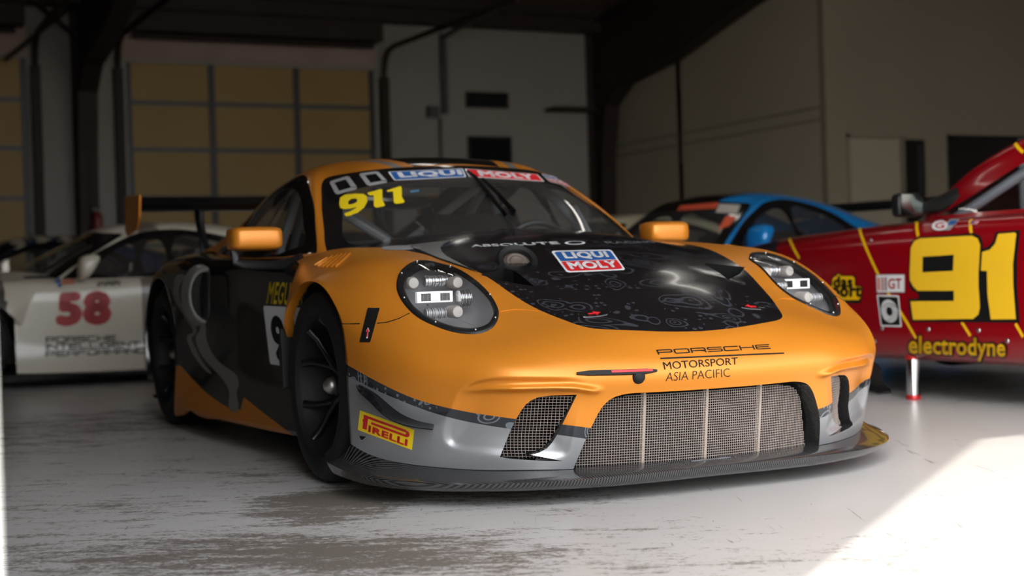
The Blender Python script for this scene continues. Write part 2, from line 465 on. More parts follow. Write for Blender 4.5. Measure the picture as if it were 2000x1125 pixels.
def paisley(name, base, mark, scale=9):
    """dark wrap with a faint tone-on-tone print of rings and dots"""
    m_ = mat(name, base, .16, 0, .2, .05); nt, lk, b = nodes(m_)
    tc = nt.new('ShaderNodeTexCoord'); nz = N(nt, 'ShaderNodeTexNoise'); nz.inputs['Scale'].default_value = 3.5; nz.inputs['Detail'].default_value = 1
    ad = N(nt, 'ShaderNodeMixRGB', blend_type='ADD'); ad.inputs[0].default_value = .35
    lk.new(tc.outputs['Object'], nz.inputs['Vector']); lk.new(tc.outputs['Object'], ad.inputs[1]); lk.new(nz.outputs['Color'], ad.inputs[2])
    v1 = N(nt, 'ShaderNodeTexVoronoi'); v1.inputs['Scale'].default_value = scale
    lk.new(ad.outputs[0], v1.inputs['Vector'])
    ml = N(nt, 'ShaderNodeMath', operation='MULTIPLY'); ml.inputs[1].default_value = 34; lk.new(v1.outputs['Distance'], ml.inputs[0])
    sn = N(nt, 'ShaderNodeMath', operation='SINE'); lk.new(ml.outputs[0], sn.inputs[0])
    g1 = N(nt, 'ShaderNodeMath', operation='GREATER_THAN'); g1.inputs[1].default_value = .55; lk.new(sn.outputs[0], g1.inputs[0])
    l1 = N(nt, 'ShaderNodeMath', operation='LESS_THAN'); l1.inputs[1].default_value = .46; lk.new(v1.outputs['Distance'], l1.inputs[0])
    mm = N(nt, 'ShaderNodeMath', operation='MULTIPLY'); lk.new(g1.outputs[0], mm.inputs[0]); lk.new(l1.outputs[0], mm.inputs[1])
    v2 = N(nt, 'ShaderNodeTexVoronoi'); v2.inputs['Scale'].default_value = scale*4.2; v2.inputs['Randomness'].default_value = .5; lk.new(tc.outputs['Object'], v2.inputs['Vector'])
    l2 = N(nt, 'ShaderNodeMath', operation='LESS_THAN'); l2.inputs[1].default_value = .27; lk.new(v2.outputs['Distance'], l2.inputs[0])
    n2 = N(nt, 'ShaderNodeTexNoise'); n2.inputs['Scale'].default_value = 5; lk.new(tc.outputs['Object'], n2.inputs['Vector'])
    g2 = N(nt, 'ShaderNodeMath', operation='GREATER_THAN'); g2.inputs[1].default_value = .55; lk.new(n2.outputs[0], g2.inputs[0])
    m2 = N(nt, 'ShaderNodeMath', operation='MULTIPLY'); lk.new(l2.outputs[0], m2.inputs[0]); lk.new(g2.outputs[0], m2.inputs[1])
    mx = N(nt, 'ShaderNodeMath', operation='MAXIMUM'); lk.new(mm.outputs[0], mx.inputs[0]); lk.new(m2.outputs[0], mx.inputs[1])
    cm = nt.new('ShaderNodeMixRGB'); cm.inputs[1].default_value = (*base, 1); cm.inputs[2].default_value = (*mark, 1)
    lk.new(mx.outputs[0], cm.inputs[0]); lk.new(cm.outputs[0], b.inputs['Base Color'])
    return m_
M['paisley'] = paisley('black_paisley_wrap', (.006, .006, .0075), (.034, .037, .045))
M['band'] = paisley('charcoal_paisley_band', (.018, .020, .025), (.13, .145, .165), 13)
# ------------------------------------------------------------------ the building
def floor_mat():
    m_ = mat('worn_painted_concrete', (.5, .5, .5), .45, spec=.4); nt, lk, b = nodes(m_)
    tc = nt.new('ShaderNodeTexCoord')
    rt = nt.new('ShaderNodeMapping'); rt.inputs['Rotation'].default_value = (0, 0, .445); lk.new(tc.outputs['Object'], rt.inputs[0])
    def noise(sc, det, rot=0, stretch=(1, 1, 1), rough=.6, dist=0):
        mp = nt.new('ShaderNodeMapping'); mp.inputs['Scale'].default_value = stretch; mp.inputs['Rotation'].default_value = (0, 0, rot)
        n = nt.new('ShaderNodeTexNoise'); n.inputs['Scale'].default_value = sc; n.inputs['Detail'].default_value = det; n.inputs['Roughness'].default_value = rough; n.inputs['Distortion'].default_value = dist
        lk.new(rt.outputs[0], mp.inputs[0]); lk.new(mp.outputs[0], n.inputs['Vector']); return n
    def ramp(src, a, b_, ca=(0, 0, 0), cb=(1, 1, 1)):
        r = nt.new('ShaderNodeValToRGB'); r.color_ramp.elements[0].position = a; r.color_ramp.elements[1].position = b_
        r.color_ramp.elements[0].color = (*ca, 1); r.color_ramp.elements[1].color = (*cb, 1); lk.new(src, r.inputs[0]); return r
    def math_(op, a, c):
        n = nt.new('ShaderNodeMath'); n.operation = op
        for i, x in enumerate((a, c)):
            if isinstance(x, (int, float)): n.inputs[i].default_value = x
            else: lk.new(x, n.inputs[i])
        return n.outputs[0]
    big = noise(1.1, 4, 0, (1.7, .55, 1), .6, .2)          # where the paint is gone
    fine = noise(7, 12, 0, (2.6, .8, 1), .82)               # ragged edges of the wear
    tiny = noise(60, 6, 0, (2.4, .8, 1), .8)
    tone = noise(.5, 5)
    # worn area also follows a broad patch ahead of the car's right side
    sx = nt.new('ShaderNodeSeparateXYZ'); lk.new(tc.outputs['Object'], sx.inputs[0])
    def blob(cx, cy, rx, ry):
        a = math_('DIVIDE', math_('SUBTRACT', sx.outputs[0], cx), rx); c = math_('DIVIDE', math_('SUBTRACT', sx.outputs[1], cy), ry)
        d = math_('ADD', math_('MULTIPLY', a, a), math_('MULTIPLY', c, c))
        return math_('MAXIMUM', math_('SUBTRACT', 1, d), 0)
    def oblob(cx, cy, ra, rb):
        # ellipse with its long axis across the bay
        dx, dy = math_('SUBTRACT', sx.outputs[0], cx), math_('SUBTRACT', sx.outputs[1], cy)
        al = math_('ADD', math_('MULTIPLY', dx, .43), math_('MULTIPLY', dy, .903)); ac = math_('SUBTRACT', math_('MULTIPLY', dx, .903), math_('MULTIPLY', dy, .43))
        a_, c_ = math_('DIVIDE', al, ra), math_('DIVIDE', ac, rb)
        return math_('MAXIMUM', math_('SUBTRACT', 1, math_('ADD', math_('MULTIPLY', a_, a_), math_('MULTIPLY', c_, c_))), 0)
    bl = math_('ADD', math_('ADD', math_('MULTIPLY', oblob(.48, -1.1, .30, .45), .24), math_('MULTIPLY', oblob(1.22, -1.5, .85, .34), .115)), math_('MULTIPLY', oblob(-2.6, -1.9, 1.3, 1.2), .10))
    bl = math_('SUBTRACT', bl, math_('MULTIPLY', blob(1.2, 1.5, 2.4, 1.9), .30))
    s = math_('ADD', math_('ADD', math_('MULTIPLY', big.outputs[0], .55), math_('MULTIPLY', fine.outputs[0], 1.1)), bl)
    s = math_('ADD', s, math_('MULTIPLY', tiny.outputs[0], .75))
    wear = ramp(math_("MULTIPLY", s, .5), .640, .653)
    paint = ramp(tone.outputs[0], .3, .75, srgb(196, 192, 187), srgb(214, 212, 209))
    bare = ramp(fine.outputs[0], .3, .75, srgb(104, 96, 88), srgb(136, 128, 119))
    mx = nt.new('ShaderNodeMixRGB'); lk.new(wear.outputs[0], mx.inputs[0]); lk.new(paint.outputs[0], mx.inputs[1]); lk.new(bare.outputs[0], mx.inputs[2])
    # scratches and scuffs
    sc = noise(3.2, 2, 1.1, (1, 14, 1), .5, 1.2); scr = ramp(sc.outputs[0], .70, .74)
    sp = noise(42, 2, .4, (1.6, 1, 1)); spr = ramp(sp.outputs[0], .73, .77)
    sm = math_('MULTIPLY', math_('MAXIMUM', scr.outputs[0], spr.outputs[0]), .65)
    m2 = nt.new('ShaderNodeMixRGB'); lk.new(sm, m2.inputs[0]); lk.new(mx.outputs[0], m2.inputs[1]); m2.inputs[2].default_value = (*srgb(92, 88, 84), 1)
    lk.new(m2.outputs[0], b.inputs['Base Color'])
    rr = ramp(wear.outputs[0], 0, 1, (.33,)*3, (.62,)*3); lk.new(rr.outputs[0], b.inputs['Roughness'])
    bp = nt.new('ShaderNodeBump'); bp.inputs['Strength'].default_value = .12; bp.inputs['Distance'].default_value = .004; lk.new(s, bp.inputs['Height']); lk.new(bp.outputs[0], b.inputs['Normal'])
    return m_
def noisy(name, c1, c2, sc=2, rough=.8, stretch=(1, 1, 1)):
    m_ = mat(name, c1, rough, spec=.2); nt, lk, b = nodes(m_)
    tc = nt.new('ShaderNodeTexCoord'); mp = nt.new('ShaderNodeMapping'); mp.inputs['Scale'].default_value = stretch
    n = nt.new('ShaderNodeTexNoise'); n.inputs['Scale'].default_value = sc; n.inputs['Detail'].default_value = 6
    r = nt.new('ShaderNodeValToRGB'); r.color_ramp.elements[0].color = (*c1, 1); r.color_ramp.elements[1].color = (*c2, 1); r.color_ramp.elements[0].position = .3; r.color_ramp.elements[1].position = .7
    lk.new(tc.outputs['Object'], mp.inputs[0]); lk.new(mp.outputs[0], n.inputs['Vector']); lk.new(n.outputs[0], r.inputs[0]); lk.new(r.outputs[0], b.inputs['Base Color']); return m_
M['floor'] = floor_mat()
M['apron'] = noisy('sunlit_concrete_apron', srgb(188, 184, 176), srgb(205, 201, 193), 1.5)
M['wall'] = noisy('grey_painted_liner', srgb(136, 131, 125), srgb(146, 141, 134), .6)
M['wall_warm'] = noisy('beige_painted_board', srgb(114, 105, 90), srgb(123, 113, 97), .5)
M['wall_side'] = noisy('beige_board_lifted', srgb(148, 137, 119), srgb(157, 146, 127), .5)  # same beige board, colour raised to make up for grazing light
M['steel'] = noisy('dark_primer_steel', srgb(44, 36, 33), srgb(51, 41, 37), 3, .6)
M['roof'] = noisy('brown_roof_deck', srgb(92, 74, 62), srgb(102, 82, 68), 1, .7)
M['doorpanel'] = noisy('tan_door_panel', srgb(146, 120, 74), srgb(156, 129, 80), .7, .5)
M['doorrail'] = mat('door_rail', srgb(70, 70, 67), .5, .2)
M['doorstile'] = mat('door_stile', srgb(44, 45, 45), .5, .2)
M['insul'] = noisy('pinkish_insulation', srgb(150, 128, 120), srgb(160, 138, 130), 2)
M['exterior'] = noisy('white_exterior_siding', srgb(214, 212, 208), srgb(224, 222, 218), 1)
M['doorwhite'] = mat('painted_door', srgb(138, 128, 112), .4)
M['pane'] = glass_mat('office_glass', (.22, .22, .23))  # tint kept deep so the office behind looks unlit
XB, XF, YR, XO, YL = -12.7, 3.33, 7.3, -7.8, -12.0
def struct(mb, name, m_, parent=None, bevel=0):
    o = mb.build(name, m_, parent, bevel=bevel)
    if not parent: o['kind'] = 'structure'
    return o
def roof_z(x): return 4.25+(x-XB)/8.2
DY0, DY1, DZ = -2.3395, 5.2, 4.45
struct(MB().box((XB-.1, YL, -.2), (XF+.1, 13, 0)), 'floor', M['floor'])
struct(MB().box((XF+.1, -30, -.2), (45, 30, -.01)), 'ground', M['apron'])
def back_wall():
    mb = MB()
    for y0, y1, z0, z1 in ((YL, -3.55, 0, 4.6), (-3.55, -.37, 3.40, 4.6), (-.37, .765, 0, 4.6), (.765, 3.915, 3.40, 4.6), (3.915, YR+.1, 0, 4.6)):
        mb.box((XB-.12, y0, z0), (XB, y1, z1))
    return mb
struct(back_wall(), 'wall_back', M['wall'])
struct(MB().box((XB, YR, 0), (XO-.1, YR+.1, 5.0)), 'wall_right', M['wall_side'])
ow = MB()
for y0, y1, z0, z1 in ((YR, 7.60, 0, 5.6), (7.60, 8.34, 2.10, 5.6), (8.34, 8.36, 0, 5.6), (8.36, 8.65, 2.08, 5.6), (8.36, 8.65, 0, .9), (8.65, 8.99, 0, 5.6), (8.99, 11.2, 2.14, 5.6), (8.99, 11.2, 0, .9), (11.2, 13, 0, 5.6)):
    ow.box((XO-.1, y0, z0), (XO, y1, z1))
struct(ow, 'wall_office', M['wall_warm'])
struct(MB().box((XO-3, YR, 0), (XO-2.9, 13, 5)), 'wall_office_back', M['steel'])  # dark colour stands in for the unlit room, not real steel
struct(MB().box((XB, YL-.1, 0), (XF, YL, 6.5)), 'wall_left', M['wall'])
struct(MB().box((XO, 13, 0), (XF, 13.1, 6.6)), 'wall_side', M['wall_warm'])
fw = MB(); TH = .2
fw.box((XF, YL, 0), (XF+TH, DY0, 6.7)); fw.box((XF, DY0, DZ), (XF+TH, DY1, 6.7)); fw.box((XF, DY1, 0), (XF+TH, 13.1, 6.7))
struct(fw, 'wall_front', M['exterior'])
rf = MB(); z0, z1 = roof_z(XB-.3), roof_z(XF+.5)
rf.add([(XB-.3, YL-.1, z0), (XF+.5, YL-.1, z1), (XF+.5, 13.1, z1), (XB-.3, 13.1, z0), (XB-.3, YL-.1, z0+.1), (XF+.5, YL-.1, z1+.1), (XF+.5, 13.1, z1+.1), (XB-.3, 13.1, z0+.1)],
       [(0, 3, 2, 1), (4, 5, 6, 7), (0, 1, 5, 4), (1, 2, 6, 5), (2, 3, 7, 6), (3, 0, 4, 7)])
struct(rf, 'ceiling', M['roof'])
for k, l_ in enumerate((2.437, 2.30)):
    t_ = MB().box((XB, YR-.012, l_-.02), (XO+.012, YR, l_+.005)).box((XO, YR-.012, l_-.02), (XO+.012, 13, l_+.005))
    struct(t_, 'trim_%d' % (k+1), M['wall_warm'])
# steel frames: column with haunch and rafter, and purlins
def frame(name, y, dz=0):
    mb = MB(); wd = .11
    def web(P, y0, y1):
        n = len(P); mb.add([(x, y0, z) for x, z in P]+[(x, y1, z) for x, z in P], [tuple(range(n))[::-1], tuple(range(n, 2*n))]+[(i, (i+1) % n, n+(i+1) % n, n+i) for i in range(n)])
    xc0 = XB+.02
    inner = [(-12.42, 0), (-12.28, 2.3), (-12.15, 2.95), (-11.75, 3.2), (-10.6, 3.34), (-8.9, 3.72), (XF-.3, roof_z(XF-.3)-.42)]
    outer = [(XF-.3, roof_z(XF-.3)-.14), (-10, roof_z(-10)-.14), (xc0, roof_z(xc0)-.14), (xc0, 0)]
    web(inner+outer, y-.006, y+.006)
    for a, b in zip(inner[:-1], inner[1:]):
        d = np.array(b)-np.array(a); n = np.array([-d[1], d[0]])/np.linalg.norm(d)*.014
        web([a, b, (b[0]+n[0], b[1]+n[1]), (a[0]+n[0], a[1]+n[1])], y-wd, y+wd)
    web([(xc0, 0), (xc0+.014, 0), (xc0+.014, outer[2][1]), (xc0, outer[2][1])], y-wd, y+wd)
    web([outer[0], outer[1], outer[2], (outer[2][0], outer[2][1]-.014), (outer[1][0], outer[1][1]-.014), (outer[0][0], outer[0][1]-.014)], y-wd, y+wd)
    o = mb.build(name, M['steel'], angle=20); o['kind'] = 'structure'; return o
frame('steel_frame_column', .235); frame('steel_frame_column', 7.13); frame('steel_frame_column', -6.6)
for x in (-12.3, -10.7, -9.1, -7.5, -5.9, -4.3, -2.7, -1.1, .5, 2.1):
    z = roof_z(x); struct(MB().box((x-.03, YL, z-.13), (x+.03, 13, z-.002)), 'roof_purlin', M['steel'])
struct(MB().box((-12.66, YL, 4.0), (-12.4, YR, 4.2)), 'eave_beam', M['steel'])
def brace(a, b, nm='brace_rod'):
    o = MB().tube([a, b], .025, 8).build(nm, M['steel']); o['kind'] = 'structure'; return o
brace((-12.55, -.62, 3.34), (-12.55, .24, 4.09)); brace((-12.5, -.36, 4.10), (-12.5, .2, 3.62))
# rolling sectional doors in the back wall
def sectional_door(name, y0, y1, top, label, rows, cols):
    e = empty(name, (XB-.06, (y0+y1)/2, 0)); tag(e, label, 'garage door'); cx, cy = e.location.x, e.location.y
    for i in range(len(rows)-1):
        z0, z1 = rows[i], rows[i+1]
        MB().box((-.02, y0-cy, z0+.02), (.02, y1-cy, z1-.02)).build('door_section', M['doorpanel'], e)
    r = MB()
    for z in rows: r.box((-.03, y0-cy, z-.03), (.035, y1-cy, z+.03))
    r.build('horizontal_rail', M['doorrail'], e)
    r = MB()
    for y in cols: r.box((-.03, y-cy-.04, 0), (.04, y-cy+.04, top))
    r.build('stile', M['doorstile'], e)
    return e
rows = [.01, .62, 1.19, 1.766, 2.351, 2.917, 3.44]
sectional_door('sectional_garage_door', .75, 3.93, 3.44, 'tan panelled sectional garage door behind the grey car wing, in the grey back wall', rows, [.79, 1.80, 2.88, 3.89])
sectional_door('sectional_garage_door', -3.55, -.36, 3.44, 'tan panelled sectional garage door left of the dark steel column, cut by the picture edge', rows, [-3.5, -2.5, -1.45, -.40])
def track(name, y, sgn, label):
    mb = MB().box((XB+.003, y-.05, 0), (XB+.14, y+.05, 3.3))
    pts = [(XB+.1, y, 3.1), (XB+.1, y, 3.36), (XB+.16, y, 3.53), (XB+.28, y, 3.62), (XB+.5, y, 3.645), (-8.6, y, 3.56)]
    mb.tube(pts, .035, 8)
    o = mb.build(name, M['steel']); tag(o, label, 'door track'); return o
track('door_track', .66, 1, 'dark vertical door track at the left edge of the middle tan garage door')
track('door_track', 4.02, 1, 'dark curved door track at the right edge of the middle tan garage door')
track('door_track', -.28, 1, 'dark door track at the right edge of the far left garage door')
for y0, y1, lb in ((.72, 3.95, 'dark spring housing above the middle tan garage door'), (-3.55, -.4, 'dark spring housing above the far left garage door')):
    mb = MB().box((XB+.02, y0, 3.74), (XB+.3, y1, 3.98)); mb.tube([(XB+.2, y0+.1, 3.68), (XB+.2, y1-.1, 3.68)], .035, 10)
    tag(mb.build('spring_housing', M['steel']), lb, 'door spring')
struct(MB().box((XB, .72, 3.44), (XB+.03, 3.93, 3.74)).box((XB, -3.5, 3.44), (XB+.03, -.36, 3.74)), 'trim_3', M['insul'])
# things on the back wall
def wall_box(name, y0, y1, z0, z1, m_, label, cat, slats=0, d=.05):
    e = empty(name, (XB, (y0+y1)/2, z0)); tag(e, label, cat); w2 = (y1-y0)/2; h = z1-z0
    f = MB()
    for a in ((-w2, -w2+.03, 0, h), (w2-.03, w2, 0, h), (-w2, w2, 0, .03), (-w2, w2, h-.03, h)): f.box((.001, a[0], a[2]), (d, a[1], a[3]))
    f.build('frame', m_, e); MB().box((.001, -w2+.03, .03), (.012, w2-.03, h-.03)).build('backing', M['dark'], e)
    if slats:
        s = MB()
        for k in range(slats):
            z = .04+(h-.08)*(k+.5)/slats; s.box((.012, -w2+.03, z-.008), (d-.008, w2-.03, z+.004))
        s.build('louvre', m_, e)
    return e
wall_box('wall_vent', 5.19, 5.81, 2.95, 3.16, M['plastic'], 'dark louvred wall vent high on the grey back wall, the upper opening', 'vent', 6)
wall_box('wall_opening', 5.20, 5.84, 1.95, 2.57, M['plastic'], 'square dark wall opening just above the orange car roof', 'vent', 0, .04)
cd_ = MB().tube([(XB+.06, 4.87, 3.9), (XB+.06, 4.87, 2.86)], .05, 10).tube([(XB+.06, 4.80, 2.8), (XB+.06, 4.80, .2)], .025, 8).tube([(XB+.06, 4.87, 3.86), (-12.3, 4.87, 3.88), (-9.4, 4.87, 3.99)], .03, 8)
tag(cd_.build('electrical_conduit', M['doorrail']), 'grey pipe running down the back wall right of the garage door', 'pipe')
tag(MB().box((XB+.001, 4.62, 2.80), (XB+.12, 4.765, 2.95)).build('junction_box', M['doorrail'], bevel=.008), 'small grey junction box beside the pipe on the back wall', 'electrical box')
tag(MB().box((XB+.001, 6.36, 2.92), (XB+.35, 7.0, 2.96)).build('wall_shelf_bracket', M['steel']), 'dark horizontal bar fixed to the back wall beside the right steel column', 'bracket')
# fire extinguisher by the left column
fe = empty('fire_extinguisher', (-12.2, .30, 1.05)); tag(fe, 'red fire extinguisher hanging on the left dark steel column', 'fire extinguisher')
MB().lathe([(0, 0), (.05, 0), (.058, .02), (.058, .44), (.045, .50), (.02, .53), (0, .53)], 'z', 20).build('cylinder', mat('extinguisher_red', srgb(110, 30, 26), .45), fe)
MB().box((-.015, -.05, .53), (.015, .04, .57)).build('valve', M['plastic'], fe)
# office door and windows
do = empty('door_1', (XO-.04, 7.97, 0)); do['kind'] = 'structure'
MB().box((-.02, -.36, .01), (.02, .36, 2.09)).build('door_leaf', M['doorwhite'], do, bevel=.004)
fr_ = MB(); fr_.box((-.05, -.40, 0), (.06, -.365, 2.13)).box((-.05, .365, 0), (.06, .40, 2.13)).box((-.05, -.40, 2.095), (.06, .40, 2.13)); fr_.build('door_frame', M['wall_warm'], do)
MB().sphere((.06, -.28, 1.0), .03, 8).build('door_knob', M['silver'], do)
def window(name, y0, y1, z0, z1, fw_=.035):
    e = empty(name, (XO-.03, (y0+y1)/2, z0)); e['kind'] = 'structure'; w2 = (y1-y0)/2; h = z1-z0; f = MB()
    for a in ((-w2, -w2+fw_, 0, h), (w2-fw_, w2, 0, h), (-w2, w2, 0, fw_), (-w2, w2, h-fw_, h)): f.box((-.03, a[0], a[2]), (.05, a[1], a[3]))
    f.build('window_frame', M['plastic'], e)
    MB().box((-.004, -w2+fw_, fw_), (.004, w2-fw_, h-fw_)).build('window_glass', M['pane'], e)
window('window_1', 8.36, 8.65, .9, 2.08); window('window_2', 8.99, 11.2, .9, 2.14)

led_m = mat('strip_light', (.9, .9, .9), .4, emit=(1, .95, .86, 6))
for x_, y_, lb in ((-5.2, 1.9, 'above the gap between the orange and blue cars'), (-7.0, -1.2, 'above the white car'), (-1.6, .2, 'above the orange car roof'), (-4.6, 4.6, 'above the blue car')):
    z_ = roof_z(x_)-.55; e = empty('ceiling_light', (x_, y_, z_)); tag(e, 'white strip light hanging under the roof '+lb, 'ceiling light', 'strip lights under the roof')
    MB().box((-.7, -.08, 0), (.7, .08, .05)).build('housing', M['doorwhite'], e, bevel=.004); MB().box((-.66, -.06, -.012), (.66, .06, -.001)).build('diffuser', led_m, e)
    for d_ in (-.5, .5): MB().tube([(d_, 0, .05), (d_, 0, .42)], .006, 6).build('hanger', M['steel'], e)
# ------------------------------------------------------------------ the orange race car
car = empty('race_car', (0, 0, 0))
tag(car, 'satin orange and black wide-body race car numbered 911 parked nose to the camera', 'car')
def neg(P): P = np.array(P, float); P[..., 1] *= -1; return P
FRONT = [
 [(.925,0,.10),(.915,.22,.10),(.872,.455,.10),(.84,.56,.103),(.757,.69,.104),(.672,.79,.11),(.575,.88,.12),(.46,.95,.14),(.36,.985,.17)],
 [(.935,0,.19),(.928,.22,.19),(.912,.435,.193),(.873,.56,.20),(.79,.69,.20),(.70,.79,.20),(.60,.882,.20),(.475,.952,.20),(.356,.985,.22)],
 [(.955,0,.265),(.948,.22,.265),(.928,.425,.265),(.892,.56,.268),(.815,.69,.27),(.725,.79,.275),(.62,.882,.28),(.482,.953,.285),(.352,.986,.295)],
 [(.970,0,.325),(.963,.22,.325),(.943,.43,.326),(.908,.56,.33),(.84,.69,.335),(.748,.79,.342),(.637,.884,.35),(.49,.955,.36),(.351,.987,.37)],
 [(.985,0,.372),(.978,.22,.373),(.957,.43,.376),(.922,.56,.38),(.857,.69,.385),(.762,.79,.39),(.648,.884,.40),(.495,.955,.41),(.347,.987,.425)],
 [(.972,0,.412),(.964,.22,.414),(.942,.43,.418),(.905,.56,.42),(.838,.69,.425),(.745,.79,.43),(.634,.884,.44),(.482,.955,.448),(.343,.987,.46)],
 [(.936,0,.457),(.926,.22,.459),(.900,.42,.464),(.86,.55,.466),(.788,.68,.467),(.70,.785,.475),(.598,.88,.485),(.455,.952,.50),(.327,.986,.51)],
 [(.888,0,.498),(.873,.22,.503),(.822,.38,.516),(.775,.53,.513),(.70,.66,.513),(.622,.77,.525),(.535,.865,.54),(.41,.945,.545),(.297,.986,.565)],
 [(.737,0,.573),(.725,.22,.571),(.70,.415,.562),(.62,.545,.575),(.575,.66,.59),(.52,.765,.595),(.44,.865,.603),(.33,.942,.61),(.209,.986,.631)],
 [(.5,0,.668),(.49,.22,.665),(.46,.42,.662),(.44,.545,.672),(.425,.66,.683),(.37,.775,.682),(.295,.873,.680),(.20,.946,.668),(.083,.986,.681)],
 [(.2,0,.757),(.2,.22,.754),(.205,.42,.743),(.21,.56,.740),(.215,.68,.752),(.175,.785,.752),(.12,.876,.736),(.045,.948,.708),(-.054,.986,.687)],
 [(-.01,0,.812),(-.01,.22,.808),(-.01,.42,.794),(-.01,.56,.779),(-.01,.69,.782),(-.03,.785,.776),(-.06,.876,.752),(-.09,.948,.71),(-.15,.986,.668)],
 [(-.2,0,.848),(-.21,.22,.843),(-.22,.42,.825),(-.235,.57,.803),(-.25,.70,.803),(-.255,.79,.792),(-.262,.876,.76),(-.268,.948,.70),(-.26,.986,.615)],
 [(-.40,0,.872),(-.42,.22,.866),(-.46,.42,.846),(-.5,.57,.816),(-.5,.695,.812),(-.46,.79,.797),(-.42,.878,.757),(-.385,.945,.665),(-.34,.985,.535)],
 [(-.44,0,.876),(-.49,.22,.870),(-.58,.42,.85),(-.72,.57,.818),(-.73,.685,.806),(-.65,.785,.79),(-.55,.86,.75),(-.47,.915,.65),(-.40,.95,.47)]]
NS = [12, 12, 14, 14, 14, 12, 10, 12, 12, 12, 10, 9, 10, 6]; NC = [10, 12, 16, 18, 18, 14, 12, 10]
GF = grid_surface(neg(FRONT), NS, NC)
GF = np.concatenate([GF, GF[:, -1:]+np.array([0, .035, 0])], axis=1)   # turned-in arch lip
# the recessed pocket round the side intake and the ridge above it
vF, fF = grid_mesh(GF); vF = vF.copy()
Sraw = Surf(vF, fF)
pv = to_px(vF)
front_side = vF[:, 0] > .3
pocket = smooth_line([(885,792),(893,772),(910,752),(932,741),(960,736),(1010,735),(1080,735.5),(1122,737),(1150,745),(1162,760),(1140,790),(1128,830),(1118,872),(1108,892),(1060,897),(1000,893),(940,886),(895,880),(872,868),(866,848),(872,820)], 4, True)
ins = inpoly(pv, pocket) & front_side
dist, _ = segdist(pv, pocket, True)
dep = np.zeros(len(vF)); sm_ = lambda t: t*t*(3-2*t)
dep[ins] = (sm_(np.clip(dist/11, 0, 1))*.011+sm_(np.clip(dist/45, 0, 1))*.014)[ins]
# fade the pocket towards the blade between the two grilles
fade = np.clip((1150-pv[:, 0])/70, 0, 1); dep *= fade
rd, rp = segdist(pv, [(898,765),(960,761),(1040,759),(1120,757),(1160,762)])
rid = np.exp(-(rd/6.0)**2)*np.clip(rp*2.6, .0, 1)*.021*front_side
sh = Sraw.n*np.sign((Sraw.n @ np.array([1., -.5, .5])))[:, None]
vF += sh*(rid-dep)[:, None]*np.array([1, 1, .35])
# shallow crease across the hood in front of the raised centre, and the louvre ribs on the fender
cr_d, _ = segdist(pv, [(1040,558),(1062,545),(1100,548),(1180,549),(1250,547),(1320,543),(1400,537)])
k_ = (vF[:, 2] > .5) & (vF[:, 0] < .7) & (vF[:, 1] > -.46)
vF[:, 2] += np.where(k_, -.003*np.exp(-(cr_d/12)**2), 0)
SF = Surf(vF, fF)
hot = np.sum(SF.n*sh, axis=1) < 0
bmF = new_bm(vF, fF)
bmesh.ops.recalc_face_normals(bmF, faces=bmF.faces)
def mir(P): return [(-a, b) if False else (a, b) for a, b in P]
ORANGE, GREY, BAND, BLACK = 0, 1, 2, 3
body_mats = [M['orange'], M['grey'], M['band'], M['paisley'], M['black']]
front_x = lambda c: c.x > .25
# livery: charcoal band, grey skirt below it
bu = [(600,665),(681,714),(720.5,736.7),(781,767),(829,785),(883.7,798.7),(932,807.8),(1007.6,818.4),(1098.3,829),(1157,836.5),(1400,868)]
bl = [(600,694),(682.7,736.7),(735.6,762.4),(811,794),(871.6,813.8),(932,827.4),(998.6,838),(1087.8,849),(1143.7,857),(1400,893)]
bu = smooth_line(bu, 3); bl = smooth_line(bl, 3)
for F in cut_region(bmF, 'px', list(bu)+list(bl[::-1]), front_x): F.material_index = BAND
for F in cut_region(bmF, 'px', list(bl)+[(1400, 1000), (600, 1000)], front_x): F.material_index = GREY
# openings
open_c = smooth_line([(1120,914.8),(1144.8,856.9),(1154,836.6),(1167,810),(1176,795.8),(1191,780.7),(1208.8,772.7),(1232,768.2),(1260,766.8)], 3)
open_c = list(open_c)+[(1330, 763.2), (1410, 757.6), (1440, 800), (1440, 960), (1112, 960)]
fc_open = cut_region(bmF, 'px', open_c, lambda c: c.x > .8)
open_s = [(976.3,892.6),(998.2,838.4),(1008.3,818.5),(1016,805),(1026,791),(1038,781.5),(1052,775.5),(1075,772.5),(1126.7,771),(1113,799),(1098.6,828.3),(1088,848.7),(1079,864),(1068,876),(1053,884),(1036,888.5),(1100,900.5),(1060,900),(1000,896.5)]
fs_open = cut_region(bmF, 'px', open_s, lambda c: c.x > .6)
loop_c = boundary_loops(fc_open); loop_s = boundary_loops(fs_open)
bmesh.ops.delete(bmF, geom=list(set(fc_open) | set(fs_open)), context='FACES')
# headlamp opening
lamp = smooth_line([(774,558.8),(777.6,538),(787.2,525.2),(801.6,514.8),(820,509.5),(843.2,511.6),(868.8,518),(888,523.6),(912,536.4),(937.6,555.6),(960,579.6),(971.2,598.8),(974.7,611.6),(971.2,627.6),(960,642),(940.8,650.8),(920,652.9),(896,650.8),(872,645.2),(848,636.4),(824,625.2),(804.8,611.6),(788.8,594),(777.6,574.8)], 2, True)
f_lamp = cut_region(bmF, 'px', lamp, lambda c: c.z > .45 and c.x > 0)
loop_l = boundary_loops(f_lamp); lamp_n = Vector()
for F in f_lamp: lamp_n += F.normal*F.calc_area()
lamp_n.normalize()
if lamp_n.x < 0: lamp_n = -lamp_n
bmesh.ops.delete(bmF, geom=f_lamp, context='FACES')
